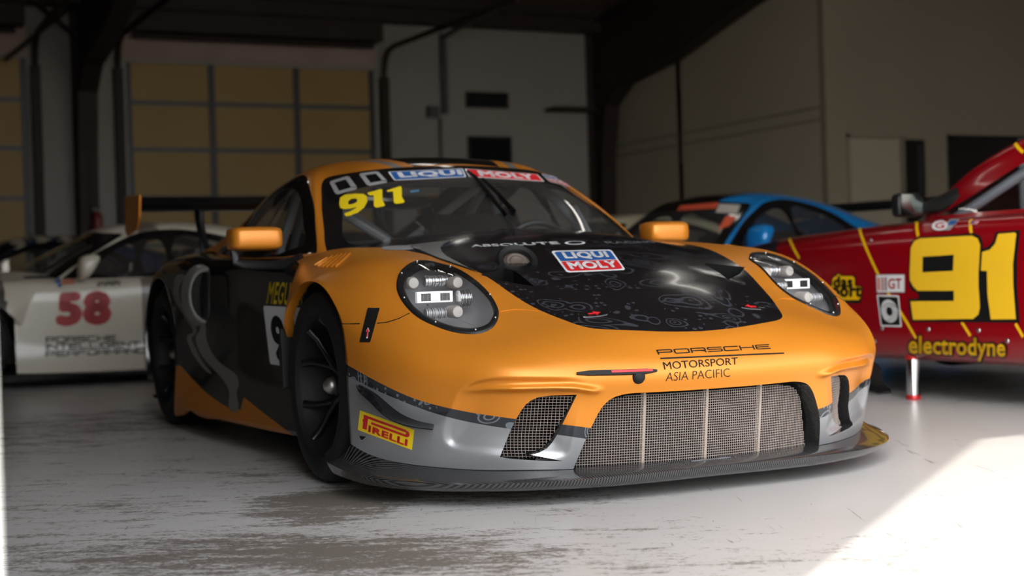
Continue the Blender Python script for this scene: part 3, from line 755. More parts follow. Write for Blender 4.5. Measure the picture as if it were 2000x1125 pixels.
# hood
hood_edge = smooth_line([(-.46,-.60),(-.22,-.598),(0,-.585),(.209,-.545),(.31,-.523),(.439,-.5),(.543,-.478),(.645,-.449),(.747,-.406),(.80,-.378),(.828,-.345),(.846,-.300),(.862,-.24),(.879,-.158),(.888,-.08),(.892,0)], 3)
f_hood = cut_region(bmF, 'xy', list(hood_edge)+[(.892, .02), (-.8, .02), (-.8, -.60)], lambda c: c.z > .49 and c.y > -.62)
for F in f_hood: F.material_index = BLACK
hv = cut_region(bmF, 'px', [(938,537),(985,524),(1003,527.5),(1018,538),(1043,559),(985,549.5)], lambda c: c.z > .5 and c.x > 0)
loop_v = boundary_loops(hv)
fset = set(f for f in f_hood if f.is_valid) | set(f for f in bmF.faces if f.material_index == BLACK)
fset -= set(hv)
bmesh.ops.delete(bmF, geom=hv, context='FACES')
f_hood = [f for f in fset if f.is_valid]
# panel seam between bumper and fenders
seam = [(600,634),(665,632.5),(700,632),(750,630.5),(775,623),(800,611),(870,600),(974.7,609),(985,607),(1005,603),(1052,607),(1075,614),(1100,640),(1420,690),(1420,1000),(600,1000)]
hs_ = set(f_hood)
f_bump = [f for f in cut_region(bmF, 'px', seam, lambda c: c.x > .2) if f not in hs_]
f_hood = [f for f in bmF.faces if f.material_index == BLACK]
hs_ = set(f_hood); bs_ = set(f_bump)
f_fend = [f for f in bmF.faces if f not in hs_ and f not in bs_]
SFb = Surf(np.concatenate([vF, vF*[1, -1, 1]]), fF+[tuple(i+len(vF) for i in q) for q in fF])
bumper = take(bmF, f_bump, 'front_bumper', body_mats, car, SFb, True)
hood = take(bmF, f_hood, 'hood', body_mats, car, SFb, True); hood['label'] = 'gloss black hood with faint paisley print'
fr = take(bmF, f_fend, 'front_fender', body_mats, car, SFb, False)
fl_v = [v.co.copy() for v in fr.data.vertices]
lf = mesh_obj('front_fender', [(v.x, -v.y, v.z) for v in fl_v], [tuple(p.vertices)[::-1] for p in fr.data.polygons], body_mats, car, True, [p.material_index for p in fr.data.polygons])
set_normals(lf, SFb)
bmF.free()
# ---- doors, flanks and rear quarters (x back from the front wheel), columns from the waist down to the sill
RA, RX, RZ = .375, -2.463, .355
def arc(th, y=1.0): return (RX+RA*math.cos(math.radians(th)), y, RZ+RA*math.sin(math.radians(th)))
SIDE = [
 [(-.36,.66,.80),(-.36,.78,.785),(-.36,.855,.73),(-.36,.87,.60),(-.36,.875,.42),(-.36,.89,.27),(-.36,.935,.125)],
 [(-.75,.72,.79),(-.75,.80,.78),(-.75,.868,.73),(-.75,.885,.60),(-.75,.885,.42),(-.75,.895,.27),(-.75,.945,.115)],
 [(-1.15,.74,.792),(-1.15,.82,.787),(-1.15,.882,.74),(-1.15,.897,.60),(-1.15,.893,.42),(-1.15,.905,.27),(-1.15,.96,.11)],
 [(-1.45,.75,.797),(-1.45,.84,.795),(-1.45,.90,.75),(-1.45,.912,.61),(-1.45,.905,.42),(-1.45,.92,.27),(-1.45,.975,.105)],
 [(-1.72,.75,.805),(-1.72,.855,.807),(-1.72,.935,.765),(-1.72,.962,.63),(-1.72,.945,.43),(-1.72,.945,.27),(-1.74,.988,.10)],
 [(-1.95,.745,.815),(-1.95,.86,.818),(-1.95,.952,.778),(-1.95,.990,.66),(-1.96,.985,.46),(-1.98,.98,.28),(-2.02,.998,.10)],
 [(-2.09,.735,.825),(-2.09,.857,.828),(-2.085,.955,.788),(-2.075,.994,.69),(-2.085,1.0,.50),(-2.11,1.0,.30),(RX+.27,1.0,.10)],
 [(-2.15,.73,.829),(-2.15,.853,.832),(-2.14,.953,.795),(-2.12,.994,.705),(-2.10,1.0,.58),(-2.092,1.0,.46),arc(0)],
 [(-2.22,.72,.833),(-2.22,.848,.836),(-2.21,.948,.803),(-2.19,.990,.738),(-2.165,1.0,.672),(-2.145,1.0,.612),arc(33)],
 [(-2.33,.71,.84),(-2.33,.838,.842),(-2.325,.938,.812),(-2.315,.984,.765),(-2.305,1.0,.732),(-2.295,1.0,.706),arc(63)],
 [(-2.50,.70,.848),(-2.50,.825,.847),(-2.50,.925,.818),(-2.50,.976,.780),(-2.50,.998,.757),(-2.497,1.0,.742),arc(95)],
 [(-2.70,.68,.852),(-2.70,.80,.847),(-2.695,.905,.81),(-2.688,.962,.755),(-2.68,.99,.715),(-2.673,1.0,.69),arc(126)],
 [(-2.95,.66,.852),(-2.95,.775,.836),(-2.93,.882,.78),(-2.90,.945,.68),(-2.87,.982,.59),(-2.845,1.0,.515),arc(162)],
 [(-3.25,.60,.842),(-3.25,.72,.806),(-3.2,.84,.71),(-3.1,.92,.55),(-3.0,.97,.42),(-2.90,.99,.32),arc(196)],
 [(-3.48,.45,.82),(-3.48,.60,.77),(-3.46,.74,.64),(-3.42,.83,.48),(-3.38,.87,.36),(-3.35,.88,.28),(-3.34,.88,.20)]]
GS = grid_surface(neg(SIDE), [8, 8, 8, 8, 8, 6, 5, 6, 6, 6, 6, 6, 6, 6], 8, False)
GS = np.concatenate([GS, GS[:, -1:]+np.array([0, .035, 0])], axis=1)
vS, fS = grid_mesh(GS); SS = Surf(vS, fS)
bmS = new_bm(vS, fS); bmesh.ops.recalc_face_normals(bmS, faces=bmS.faces)
side_mats = [M['black'], M['orange'], mat('swoosh_grey', srgb(128, 126, 122), .3, .3), M['paisley']]
sill_o = [(352,714),(372,736),(400,765),(430,787),(452,800),(470,800),(476,775),(500,795),(530,818),(570,848),(600,866),(640,890),(640,950),(330,900),(330,714)]
for F in cut_region(bmS, 'px', sill_o, lambda c: c.z < .5): F.material_index = 1
belt_o = [(300,545),(340,511),(430,490),(470,489),(500,491),(460,497),(420,501),(375,509),(345,522),(320,545),(303,575)]
sw1 = smooth_line([(346,537),(340,556),(339,575),(344,592),(355,610),(367,630),(375,641),(376,650),(366,655),(368,671),(378,693),(391,712),(405,727),(414,730),(402,716),(388,694),(378,672),(374,660),(382,652),(383,640),(374,624),(362,606),(352,588),(349,570),(352,553),(362,538)], 2, True)
sw2 = smooth_line([(392,632),(400,632),(402,652),(406,672),(416,692),(434,712),(452,724),(463,735),(466,752),(462,768),(466,790),(462,804),(452,804),(446,790),(448,772),(444,755),(430,735),(412,716),(394,695),(384,672),(383,655),(390,645)], 2, True)
sw3 = smooth_line([(364,540),(357,560),(358,580),(366,598),(374,604),(369,588),(368,568),(372,548),(380,536)], 2, True)
for P_ in (sw1, sw2, sw3):
    for F in cut_region(bmS, 'px', P_, lambda c: c.x < -.9): F.material_index = 2
for F in cut_region(bmS, 'px', [(574,500),(610,498),(650,500),(650,545),(622,545),(590,525)], lambda c: c.x > -1.1 and c.z > .6): F.material_index = 1
flank_faces = [f for f in bmS.faces]
door_f = set(cut_region(bmS, 'xz', [(-.30, .05), (-.30, .9), (-1.52, .9), (-1.40, .45), (-1.32, .18), (-1.32, .05)], None)) if False else set()
fk = take(bmS, bmS.faces[:], 'side_panel', side_mats, car, SS); 
mesh_obj('side_panel', [(v.co.x, -v.co.y, v.co.z) for v in fk.data.vertices], [tuple(p.vertices)[::-1] for p in fk.data.polygons], side_mats, car, True, [p.material_index for p in fk.data.polygons])
bmS.free()
# ---- cabin: windscreen, roof, side glass down to the waist
CAB = [
 [(-.42,0,.866),(-.465,.30,.857),(-.555,.52,.834),(-.665,.714,.802),(-.692,.737,.798),(-.69,.757,.792),(-.68,.775,.786)],
 [(-.66,0,1.0),(-.69,.30,.993),(-.755,.50,.970),(-.842,.664,.931),(-.861,.690,.930),(-.93,.737,.86),(-.98,.787,.79)],
 [(-.87,0,1.117),(-.905,.27,1.111),(-.955,.45,1.094),(-1.030,.606,1.049),(-1.060,.638,1.053),(-1.16,.725,.925),(-1.22,.79,.793)],
 [(-1.02,0,1.186),(-1.045,.26,1.179),(-1.085,.42,1.163),(-1.158,.547,1.128),(-1.213,.600,1.127),(-1.34,.71,.955),(-1.40,.80,.797)],
 [(-1.28,0,1.234),(-1.30,.25,1.226),(-1.32,.40,1.212),(-1.35,.505,1.188),(-1.385,.572,1.157),(-1.53,.685,.98),(-1.60,.805,.803)],
 [(-1.65,0,1.238),(-1.65,.25,1.23),(-1.67,.39,1.213),(-1.70,.49,1.185),(-1.73,.562,1.145),(-1.80,.67,.985),(-1.85,.80,.81)],
 [(-2.0,0,1.205),(-2.0,.25,1.195),(-2.02,.38,1.175),(-2.05,.48,1.145),(-2.08,.55,1.10),(-2.1,.65,.97),(-2.12,.78,.83)],
 [(-2.4,0,1.12),(-2.4,.25,1.11),(-2.41,.38,1.09),(-2.42,.48,1.06),(-2.43,.545,1.02),(-2.44,.64,.93),(-2.45,.72,.855)],
 [(-2.9,0,.985),(-2.9,.25,.975),(-2.9,.38,.962),(-2.9,.48,.944),(-2.9,.55,.925),(-2.9,.62,.89),(-2.9,.69,.86)],
 [(-3.48,0,.885),(-3.48,.15,.882),(-3.48,.25,.878),(-3.48,.33,.868),(-3.48,.39,.855),(-3.48,.44,.84),(-3.48,.48,.82)]]
GC = grid_surface(neg(CAB), [10, 10, 10, 12, 12, 10, 10, 8, 6], [8, 8, 8, 6, 8, 8])
vC, fC = grid_mesh(GC); SC_ = Surf(np.concatenate([vC, vC*[1, -1, 1]]), fC+[tuple(i+len(vC) for i in q) for q in fC])
bmC = new_bm(vC, fC); bmesh.ops.recalc_face_normals(bmC, faces=bmC.faces)
cab_mats = [M['orange'], M['black'], M['glass'], M['swoosh'] if 'swoosh' in M else side_mats[2]]
# windscreen with its dark printed border (front view outline)
ws = smooth_line([(.02,1.172),(-.26,1.164),(-.42,1.150),(-.50,1.141),(-.54,1.130),(-.577,1.10),(-.607,1.047),(-.635,.995),(-.662,.935),(-.684,.88),(-.701,.837),(-.712,.79)], 3)
ws = list(ws)+[(-.48,.836),(-.28,.858),(.02,.87)]
wz = cut_region(bmC, 'yz', ws, lambda c: c.x > -1.25)
clear = smooth_line([(.02,1.112),(-.26,1.103),(-.40,1.085),(-.49,1.066),(-.540,1.04),(-.592,.95),(-.628,.875),(-.628,.838),(-.59,.827),(-.44,.845),(-.25,.863),(.02,.874)], 2)
wset = set(wz)
wclear = [f for f in cut_region(bmC, 'yz', clear, lambda c: c.x > -1.25 and c.z < 1.2)]
PXW = set(wclear)
inner_ws = PXW
wz_all = [f for f in cut_region(bmC, 'yz', ws, lambda c: c.x > -1.25)]
wz_all = list(set(wz_all) | PXW)
for F in wz_all: F.material_index = 2 if F in PXW else 1
# side glass: black surround and clear centre (side view outline)
sg = smooth_line([(-.70,.80),(-.735,.832),(-.856,.926),(-.919,.971),(-1.014,1.028),(-1.111,1.076),(-1.214,1.124),(-1.32,1.150),(-1.519,1.168),(-1.7,1.15),(-1.887,1.113),(-2.084,1.05),(-2.222,.975),(-2.32,.90),(-2.30,.862),(-2.1,.838)], 3)
sg = list(sg)+[(-1.8,.813),(-1.4,.80),(-1.0,.795)]
sf_ = cut_region(bmC, 'xz', sg, lambda c: c.y < -.5 and c.x < -.66)
sset = set(sf_)-set(wz_all)
sc2 = smooth_line([(-.86,.835),(-.96,.92),(-1.08,1.005),(-1.22,1.068),(-1.36,1.095),(-1.43,1.06),(-1.45,.92),(-1.43,.845)], 2, True)
sc3 = smooth_line([(-1.53,.85),(-1.53,1.10),(-1.70,1.095),(-1.92,1.04),(-2.08,.955),(-2.12,.89),(-2.02,.86)], 2, True)
s_clear = set(cut_region(bmC, 'xz', sc2, lambda c: c.y < -.5)) | set(cut_region(bmC, 'xz', sc3, lambda c: c.y < -.5))
sset = set(f for f in cut_region(bmC, 'xz', sg, lambda c: c.y < -.5 and c.x < -.66)) | s_clear
wz_now = set(f for f in bmC.faces if f.material_index != 0)
sset -= wz_now
for F in sset: F.material_index = 2 if F in s_clear else 1
# rear window and engine lid in black, roof centre black with a grey stripe
rw = set(cut_region(bmC, 'xy', [(-1.95, .02), (-1.95, -.40), (-2.45, -.44), (-2.92, -.44), (-2.98, .02)], lambda c: c.z > .9))
for F in rw: F.material_index = 2
rc = [(-1.0, .02), (-1.0, -.20), (-1.15, -.235), (-1.5, -.31), (-2.02, -.42), (-2.02, .02)]
for F in cut_region(bmC, 'xy', rc, lambda c: c.z > 1.15 and c.x < -.95):
    if F.material_index == 0: F.material_index = 1
for F in cut_region(bmC, 'xy', [(-1.0, -.25), (-1.18, -.29), (-1.5, -.36), (-1.5, -.41), (-1.18, -.335), (-1.0, -.29)], lambda c: c.z > 1.15):
    if F.material_index == 0: F.material_index = 3
glass_w = [f for f in bmC.faces if f.material_index == 2 and f.calc_center_median().x > -1.25 and f.calc_center_median().y > -.68 and f.normal.x > .2]
gw = set(glass_w)
ws_faces = [f for f in bmC.faces if f in gw or (f.material_index == 1 and inpoly([[f.calc_center_median().y, f.calc_center_median().z]], ws)[0] and f.calc_center_median().x > -1.25 and f.normal.x > .15)]
wsf = set(ws_faces)
side_faces = [f for f in bmC.faces if f not in wsf and f.calc_center_median().y < -.5 and f.material_index in (1, 2) and f.calc_center_median().x < -.66 and f not in rw]
sdf = set(side_faces)
rear_f = [f for f in rw if f.is_valid]
rest = [f for f in bmC.faces if f not in wsf and f not in sdf and f not in rw]
take(bmC, rest, 'roof', cab_mats, car, SC_, True)
ln_ = take(bmC, rest, 'headliner', [M['dark']]*4, car, None, True)
for v_ in ln_.data.vertices:
    q = SC_.normal(v_.co); d_ = Vector(q)
    if d_.dot(v_.co-Vector((-1.6, 0, .6))) < 0: d_ = -d_
    v_.co -= d_*.012
windscreen = take(bmC, ws_faces, 'windscreen', cab_mats, car, SC_, True)
sgo = take(bmC, side_faces, 'side_window', cab_mats, car, SC_)
o2 = mesh_obj('side_window', [(v.co.x, -v.co.y, v.co.z) for v in sgo.data.vertices], [tuple(p.vertices)[::-1] for p in sgo.data.polygons], cab_mats, car, True, [p.material_index for p in sgo.data.polygons])
set_normals(o2, SC_)
take(bmC, rear_f, 'rear_window', cab_mats, car, SC_, True)
bmC.free()
# combined surface for marks
vA = np.concatenate([vF, vS, vC]); fA = list(fF)+[tuple(i+len(vF) for i in q) for q in fS]+[tuple(i+len(vF)+len(vS) for i in q) for q in fC]
nA = len(vA); SALL = Surf(np.concatenate([vA, vA*[1, -1, 1]]), fA+[tuple(i+nA for i in q) for q in fA])
# ---- rear end, floor, cabin tub
rb = MB()
P = [(-3.48,0,.885),(-3.48,.30,.872),(-3.48,.45,.82),(-3.48,.60,.77),(-3.46,.74,.64),(-3.42,.83,.48),(-3.38,.87,.36),(-3.34,.88,.20)]
pts = [(x-.02, -y, z) for x, y, z in P[::-1]]+[(x-.02, y, z) for x, y, z in P[1:]]
rb.add(pts+[(-3.55, 0, .5)], [(i, i+1, len(pts)) for i in range(len(pts)-1)])
rb.build('rear_bumper', M['orange'], car)
MB().box((-3.4, -.86, .07), (.30, .86, .085)).box((.30, -.58, .07), (.78, .58, .085)).box((-.42, -.60, .085), (.25, .60, .70)).box((-3.3, -.55, .085), (-2.35, .55, .75)).build('underbody', M['dark'], car)
tub = MB().box((-2.2, -.70, .10), (-.5, -.68, .77)).box((-2.2, .68, .10), (-.5, .70, .77)).box((-2.25, -.70, .10), (-2.2, .70, .80)).box((-.62, -.68, .3), (-.44, .68, .80))
tub.build('cabin_tub', M['dark'], car)
ds = MB(); ds.tube([(-.72, -.62, .80), (-.70, 0, .835), (-.72, .62, .80)], .075, 12, ry=.55); ds.box((-.95, .22, .70), (-.78, .5, .86)); ds.build('dashboard', M['plastic'], car)
cage = M['cage'] = mat('cage_grey', srgb(120, 120, 122), .45)
cg = MB(); r = .022
for s in (-1, 1):
    cg.tube([(-.72, s*.62, .45), (-.86, s*.605, .80), (-1.12, s*.54, 1.03), (-1.30, s*.48, 1.14), (-1.72, s*.48, 1.15)], r, 8)
    cg.tube([(-1.75, s*.60, .15), (-1.75, s*.58, .85), (-1.72, s*.48, 1.15)], r, 8)
    cg.tube([(-1.72, s*.45, 1.12), (-2.15, s*.42, .80)], r, 8)
    cg.tube([(-.80, s*.615, .62), (-1.72, s*.6, .80)], r, 8); cg.tube([(-.80, s*.615, .80), (-1.72, s*.6, .50)], r, 8)
    cg.tube([(-.66, s*.46, .84), (-.98, s*.56, .98)], .018, 8)
cg.tube([(-1.72, -.48, 1.15), (-1.72, .48, 1.15)], r, 8); cg.tube([(-1.30, -.48, 1.14), (-1.30, .48, 1.14)], r, 8)
cg.tube([(-1.74, -.56, .45), (-1.72, .42, 1.13)], r, 8); cg.tube([(-1.74, .56, .45), (-1.72, -.42, 1.13)], r, 8); cg.tube([(-1.75, -.6, .72), (-1.75, .6, .72)], r, 8)
cg.build('roll_cage', cage, car)
def seat(y):
    mb = MB(); f3 = lambda a, b, h: (a, y-.24+h, b)
    mb.prism([(-1.05,.22),(-1.08,.34),(-1.42,.30),(-1.62,.95),(-1.72,1.04),(-1.76,.95),(-1.55,.22)], f3, .05); mb.prism([(-1.05,.22),(-1.08,.34),(-1.42,.30),(-1.62,.95),(-1.72,1.04),(-1.76,.95),(-1.55,.22)], lambda a, b, h: (a, y+.24-h, b), .05)
    mb.prism([(-1.06,.22),(-1.06,.26),(-1.46,.24),(-1.70,1.0),(-1.75,.98),(-1.52,.2)], f3, .48)
    return mb.build('seat', M['plastic'], car, bevel=.01)
seat(.36)
sw_ = MB(); sw_.tube([(-.98+.02*math.sin(a), .36+.15*math.cos(a), .80+.12*math.sin(a)) for a in np.linspace(0, 2*math.pi, 24, endpoint=False)], .015, 8, closed=True); sw_.box((-1.0, .23, .78), (-.95, .49, .82)); sw_.build('steering_wheel', M['plastic'], car)
# ---- front aero: splitter, skirt under the bumper
sp_out = smooth_line([(.985,0),(.982,.2),(.965,.40),(.925,.57),(.862,.70),(.765,.83),(.645,.935),(.52,1.0),(.40,1.025),(.25,1.03)], 8)
bot = GF[0][:, :2]*[1, -1]; tt = np.linspace(0, 1, len(bot)); n_ = len(sp_out)
k = np.linspace(0, 1, n_); sp_in = np.stack([np.interp(k, tt, bot[:, 0]), np.interp(k, tt, bot[:, 1])], 1); zin = np.interp(k, tt, GF[0][:, 2])
def ring_profile(i):
    o_, i_ = sp_out[i], sp_in[i]; d = (o_-i_)/np.linalg.norm(o_-i_); e = k[i]
    lift = .030*max(0, (e-.55)/.45)**1.6
    up = .012*max(0, 1-e/.55)
    ctr = i_-d*.10
    return [(ctr[0], ctr[1], zin[i]-.001), (i_[0], i_[1], zin[i]-.001), (o_[0]-d[0]*.06, o_[1]-d[1]*.06, .084+up+lift*.8+.25*(zin[i]-.10)), (o_[0]-d[0]*.012, o_[1]-d[1]*.012, .080+up+lift), (o_[0], o_[1], .074+up*.8+lift), (o_[0]-d[0]*.006, o_[1]-d[1]*.006, .062+lift), (o_[0]-d[0]*.022, o_[1]-d[1]*.022, .050+lift*.7), (ctr[0], ctr[1], .050)]
rows_ = [ring_profile(i) for i in range(n_)]
full = [[(x, -y, z) for x, y, z in rr] for rr in rows_[::-1]]+[[(x, y, z) for x, y, z in rr] for rr in rows_[1:]]
v = [p for rr in full for p in rr]; K = 8
f = [(a*K+j, a*K+j+1, (a+1)*K+j+1, (a+1)*K+j) for a in range(len(full)-1) for j in range(K-1)]+[tuple(range(K)), tuple((len(full)-1)*K+j for j in range(K))[::-1]]
mb = MB(); mb.add(v, f); spl = mb.build('front_splitter', M['carbon'], car, angle=50)
# ---- grilles: mesh laid on a surface set back behind the openings
wire = M['wire'] = mat('grille_wire', srgb(186, 172, 164), .45, .5)
def back_x(y, z, off):
    loc, n, i, d = SALL.bvh.ray_cast(Vector((2.5, y, z)), Vector((-1, 0, 0)))
    return (loc.x if loc else .8)-off
def grille(name, poly, pitch, off, r=.00085, tilt=0.0):
    P = np.array(poly); lo = P.min(0); hi = P.max(0); mb = MB()
    def runs(pts):
        m_ = inpoly(pts, poly); out = []; cur = []
        for p, q in zip(pts, m_):
            if q: cur.append(p)
            elif cur: out.append(cur); cur = []
        if cur: out.append(cur)
        return out
    def lay(run):
        run = run[::6]+[run[-1]] if len(run) > 6 else run
        if len(run) < 2: return
        mb.tube([(off(y, z), y, z) for y, z in run], r, 4, cap=False)
    for y in np.arange(lo[0]+pitch/2, hi[0], pitch):
        for rn in runs([(y+tilt*(z-lo[1]), z) for z in np.arange(lo[1], hi[1], .004)]): lay(rn)
    for z in np.arange(lo[1]+pitch/2, hi[1], pitch):
        for rn in runs([(y, z) for y in np.arange(lo[0], hi[0], .004)]): lay(rn)
    return mb.build(name, wire, car, angle=None)
ctop = smooth_line([(.40,.25),(.375,.285),(.335,.305),(.25,.311),(0,.313)], 3)
cpoly = [(.435,.085)]+[tuple(q) for q in ctop]; cpoly = cpoly+[(-y, z) for y, z in cpoly[::-1][1:]]
xc = lambda y, z: .925-.10*(y*y)/.2-.10*(.32-z)/.22*0-.0
xc = lambda y, z: .930-.42*y*y-.12*max(0, .30-z)
grille('centre_grille', cpoly, .0079, xc)
M['strut'] = mat('strut', srgb(190, 175, 160), .5)
for y in (-.215, 0, .215):
    st_ = MB(); zz = np.linspace(.085, .315, 8)
    st_.add([(xc(y, z)-d_, y+e_, z) for z in zz for d_, e_ in ((.03, -.004), (.012, -.004), (.012, .004), (.03, .004))], [(4*i+j, 4*i+(j+1) % 4, 4*i+4+(j+1) % 4, 4*i+4+j) for i in range(7) for j in range(4)])
    st_.build('grille_strut', M['strut'], car)
rad = MB().box((.80, -.47, .07), (.81, .47, .335)); rad.box((.66, -.70, .07), (.68, -.47, .335)); rad.box((.66, .47, .07), (.68, .70, .335)); rad.build('radiator', M['dark'], car)
def tunnel(loops, depth, name, m_, sgns=(1, -1), dirv=(-1, 0, 0)):
    for s in sgns:
        mb = MB()
        for lp in loops:
            n = len(lp); a = [(p.x, p.y*s, p.z) for p in lp]; b = [(p.x+dirv[0]*depth, (p.y+dirv[1]*depth)*s, p.z+dirv[2]*depth) for p in lp]
            mb.add(a+b, [(i, (i+1) % n, n+(i+1) % n, n+i) for i in range(n)])
        mb.build(name, m_, car, angle=40)
M['duct'] = carbon('carbon_duct', (.6, .3, .6), scale=260)
lc = [p for lp in loop_c for p in lp]
# centre duct walls follow the outline of the opening on both sides
oc = []
for lp in loop_c:
    pts_ = [p for p in lp if p.y < -.004 and p.z > .10]
    pts_ = [p for p in pts_]
    oc.append(pts_)
for s in (1, -1):
    mb = MB()
    for lp in loop_c:
        n = len(lp); F_ = []
        a = [(p.x, p.y*s, p.z) for p in lp]; b = [(p.x-.075, p.y*s, p.z-.004) for p in lp]
        for i in range(n):
            p, q = lp[i], lp[(i+1) % n]
            if abs(p.y) < .003 and abs(q.y) < .003: continue
            if max(p.z, q.z) < .1005: continue
            F_.append((i, (i+1) % n, n+(i+1) % n, n+i))
        mb.add(a+b, F_)
    mb.build('centre_duct', M['duct'], car, angle=40)
so_ = loop_s
spoly = [(p.y, p.z) for p in max(loop_s, key=len)]
cen = np.mean(spoly, axis=0); spi = [tuple(cen+(np.array(q)-cen)*.99) for q in spoly]
for s in (1, -1):
    pl = [(y*s, z) for y, z in spi]
    def xs_(y, z):
        yy = -abs(y); return back_x(yy, z, .010+.055*min(1, max(0, (abs(y)-.46)/.2))**1.3)
    grille('side_grille', pl, .0086, xs_)
for s in (1, -1):
    mb = MB()
    for lp in loop_s:
        n = len(lp); dd = [.014+.06*min(1, max(0, (abs(p.y)-.46)/.2))**1.3 for p in lp]
        mb.add([(p.x, p.y*s, p.z) for p in lp]+[(p.x-d_, p.y*s, p.z) for p, d_ in zip(lp, dd)], [(i, (i+1) % n, n+(i+1) % n, n+i) for i in range(n)])
    mb.build('side_duct', M['duct'], car, angle=40)
# ---- headlamps
lens_glass = M['lens'] = glass_mat('lamp_lens', (.93, .93, .93))
bowl_m = M['bowl'] = mat('lamp_bowl', srgb(172, 172, 174), .3, .3)
led = M['led'] = mat('lamp_reflector', srgb(176, 170, 164), .4, 0)
led2 = mat('lamp_glass_ribs', srgb(205, 205, 205), .12, .8)
def headlamp(s):
    lp = max(loop_l, key=len); c = Vector(np.mean([p for p in lp], axis=0)); n = lamp_n
    t1 = Vector((1, 0, -.62)); t1 = (t1-n*t1.dot(n)).normalized(); t2 = n.cross(t1).normalized()
    L = np.array([((p-c).dot(t1), (p-c).dot(t2), (p-c).dot(n)) for p in lp])
    def W(a, b, h): p = c+t1*a+t2*b+n*h; return (p.x, p.y*s, p.z)
    root = None
    # bezel frame
    prof = [(1.0, -.002, 0), (.988, .005, .05), (.955, .007, .3), (.90, .005, .9), (.865, -.004, 1), (.865, -.02, 1)]
    def SH(q, k_, h, e): x, y, z = W(q[0]*k_, q[1]*k_, q[2]+h); return (x-.006*e, y+.010*e*s, z+.003*e)
    v = [SH(q, k_, h, e) for k_, h, e in prof for q in L]; m_ = len(L)
    f = [(i*m_+j, i*m_+(j+1) % m_, (i+1)*m_+(j+1) % m_, (i+1)*m_+j) for i in range(len(prof)-1) for j in range(m_)]
    fl_ = lambda F: F if s == 1 else [tuple(q[::-1]) for q in F]
    root = mesh_obj('headlamp', v, fl_(f), M['plastic'], car)
    # domed lens
    v = []; f = []; R_ = 9
    for i in range(R_+1):
        k_ = .92*(1-i/R_) if i < R_ else 0.0
        h = .008+.030*(1-(k_/.92)**2)
        v += [W(q[0]*k_, q[1]*k_, q[2]*min(1, k_)+h) for q in L]
    f = [(i*m_+j, i*m_+(j+1) % m_, (i+1)*m_+(j+1) % m_, (i+1)*m_+j) for i in range(R_) for j in range(m_)]
    mesh_obj('lens', v, fl_(f), lens_glass, root)
    # bowl: a housing running back from the frame
    ax = Vector((-1, 0, -.12)).normalized(); v = []; f = []
    for k_, h in [(.93, .0), (.92, .05), (.90, .10), (.84, .135), (.5, .15), (.02, .15)]:
        for q in L:
            p_ = c+t1*q[0]*k_+t2*q[1]*k_+n*(q[2]*k_-.010)+ax*h; v.append((p_.x, p_.y*s, p_.z))
    f = [(i*m_+j, i*m_+(j+1) % m_, (i+1)*m_+(j+1) % m_, (i+1)*m_+j) for i in range(5) for j in range(m_)]
    mesh_obj('bowl', v, fl_(f), bowl_m, root)
    # units inside face the front of the car
    def inside(u, v_, dep=.04):
        o, d = px_ray(u, v_); t = (c-o).dot(n)/d.dot(n); return o+d*(t+dep)
    def disc(u, v_, r, nm, m_, dep=.030, long_=.05):
        p = inside(u, v_, dep); mb = MB()
        mb.lathe([(0, .012), (r*.8, .010), (r, 0), (r*.95, -long_), (0, -long_)], 'x', 24)
        o = mb.build(nm, m_, root, angle=40); o.location = (p.x, p.y*s, p.z); return o
    e1 = disc(806, 553, .021, 'lamp_unit', led); e2 = disc(892, 552, .021, 'lamp_unit', led); e3 = disc(892, 609, .021, 'lamp_unit', led)
    # main beam module: ribbed reflector blocks with a bright strip across
    for (u, v_, w_, h_, nm, mt) in ((850, 549, .080, .040, 'ribbed_reflector', led2), (905, 582, .040, .060, 'ribbed_reflector', led2), (850, 612, .07, .035, 'ribbed_reflector', bowl_m)):
        p = inside(u, v_, .055); mb = MB()
        for k_ in range(10):
            y0 = -w_/2+w_*k_/10
            mb.lathe([(.0, y0), (h_*.5*(.92+.08*math.sin(k_*2.1)), y0+.001), (h_*.5*(.92+.08*math.sin(k_*2.1)), y0+w_/10-.001), (0, y0+w_/10)], 'y', 14)
        o = mb.build(nm, mt, root, angle=30); o.location = (p.x, p.y*s, p.z)
    p = inside(850, 580, .032); mb = MB().box((-.02, -.062, -.018), (0, .062, .018)); o = mb.build('light_bar', mat('light_bar', (.9, .9, .9), .2, emit=(1, 1, 1, .35)) if s == 1 and 'lb' not in M else M['lb'], root, bevel=.002); o.location = (p.x, p.y*s, p.z)
    if 'lb' not in M: M['lb'] = o.data.materials[0]
    mb = MB()
    for y0 in (-.048, .018):
        for k_ in range(8): mb.box((0, y0+k_*.0042, -.012), (.003, y0+k_*.0042+.0024, .012))
    mb.box((.0, -.048, -.0125), (.0006, .0512, -.0118)); o2 = mb.build('light_bar_fins', M['plastic'], o)
    # fasteners round the frame
    for i in range(8):
        q = L[int(m_*(i+.35)/8)]; p_ = SH(q, .95, .008, .3)
        f_ = MB().sphere((0, 0, 0), .0035, 5).build('fastener', M['silver'], root) if i == 0 and 'fs' not in M else link(bpy.data.objects.new('fastener', M['fs']), root)
        M['fs'] = f_.data; f_.location = p_
headlamp(1); headlamp(-1)
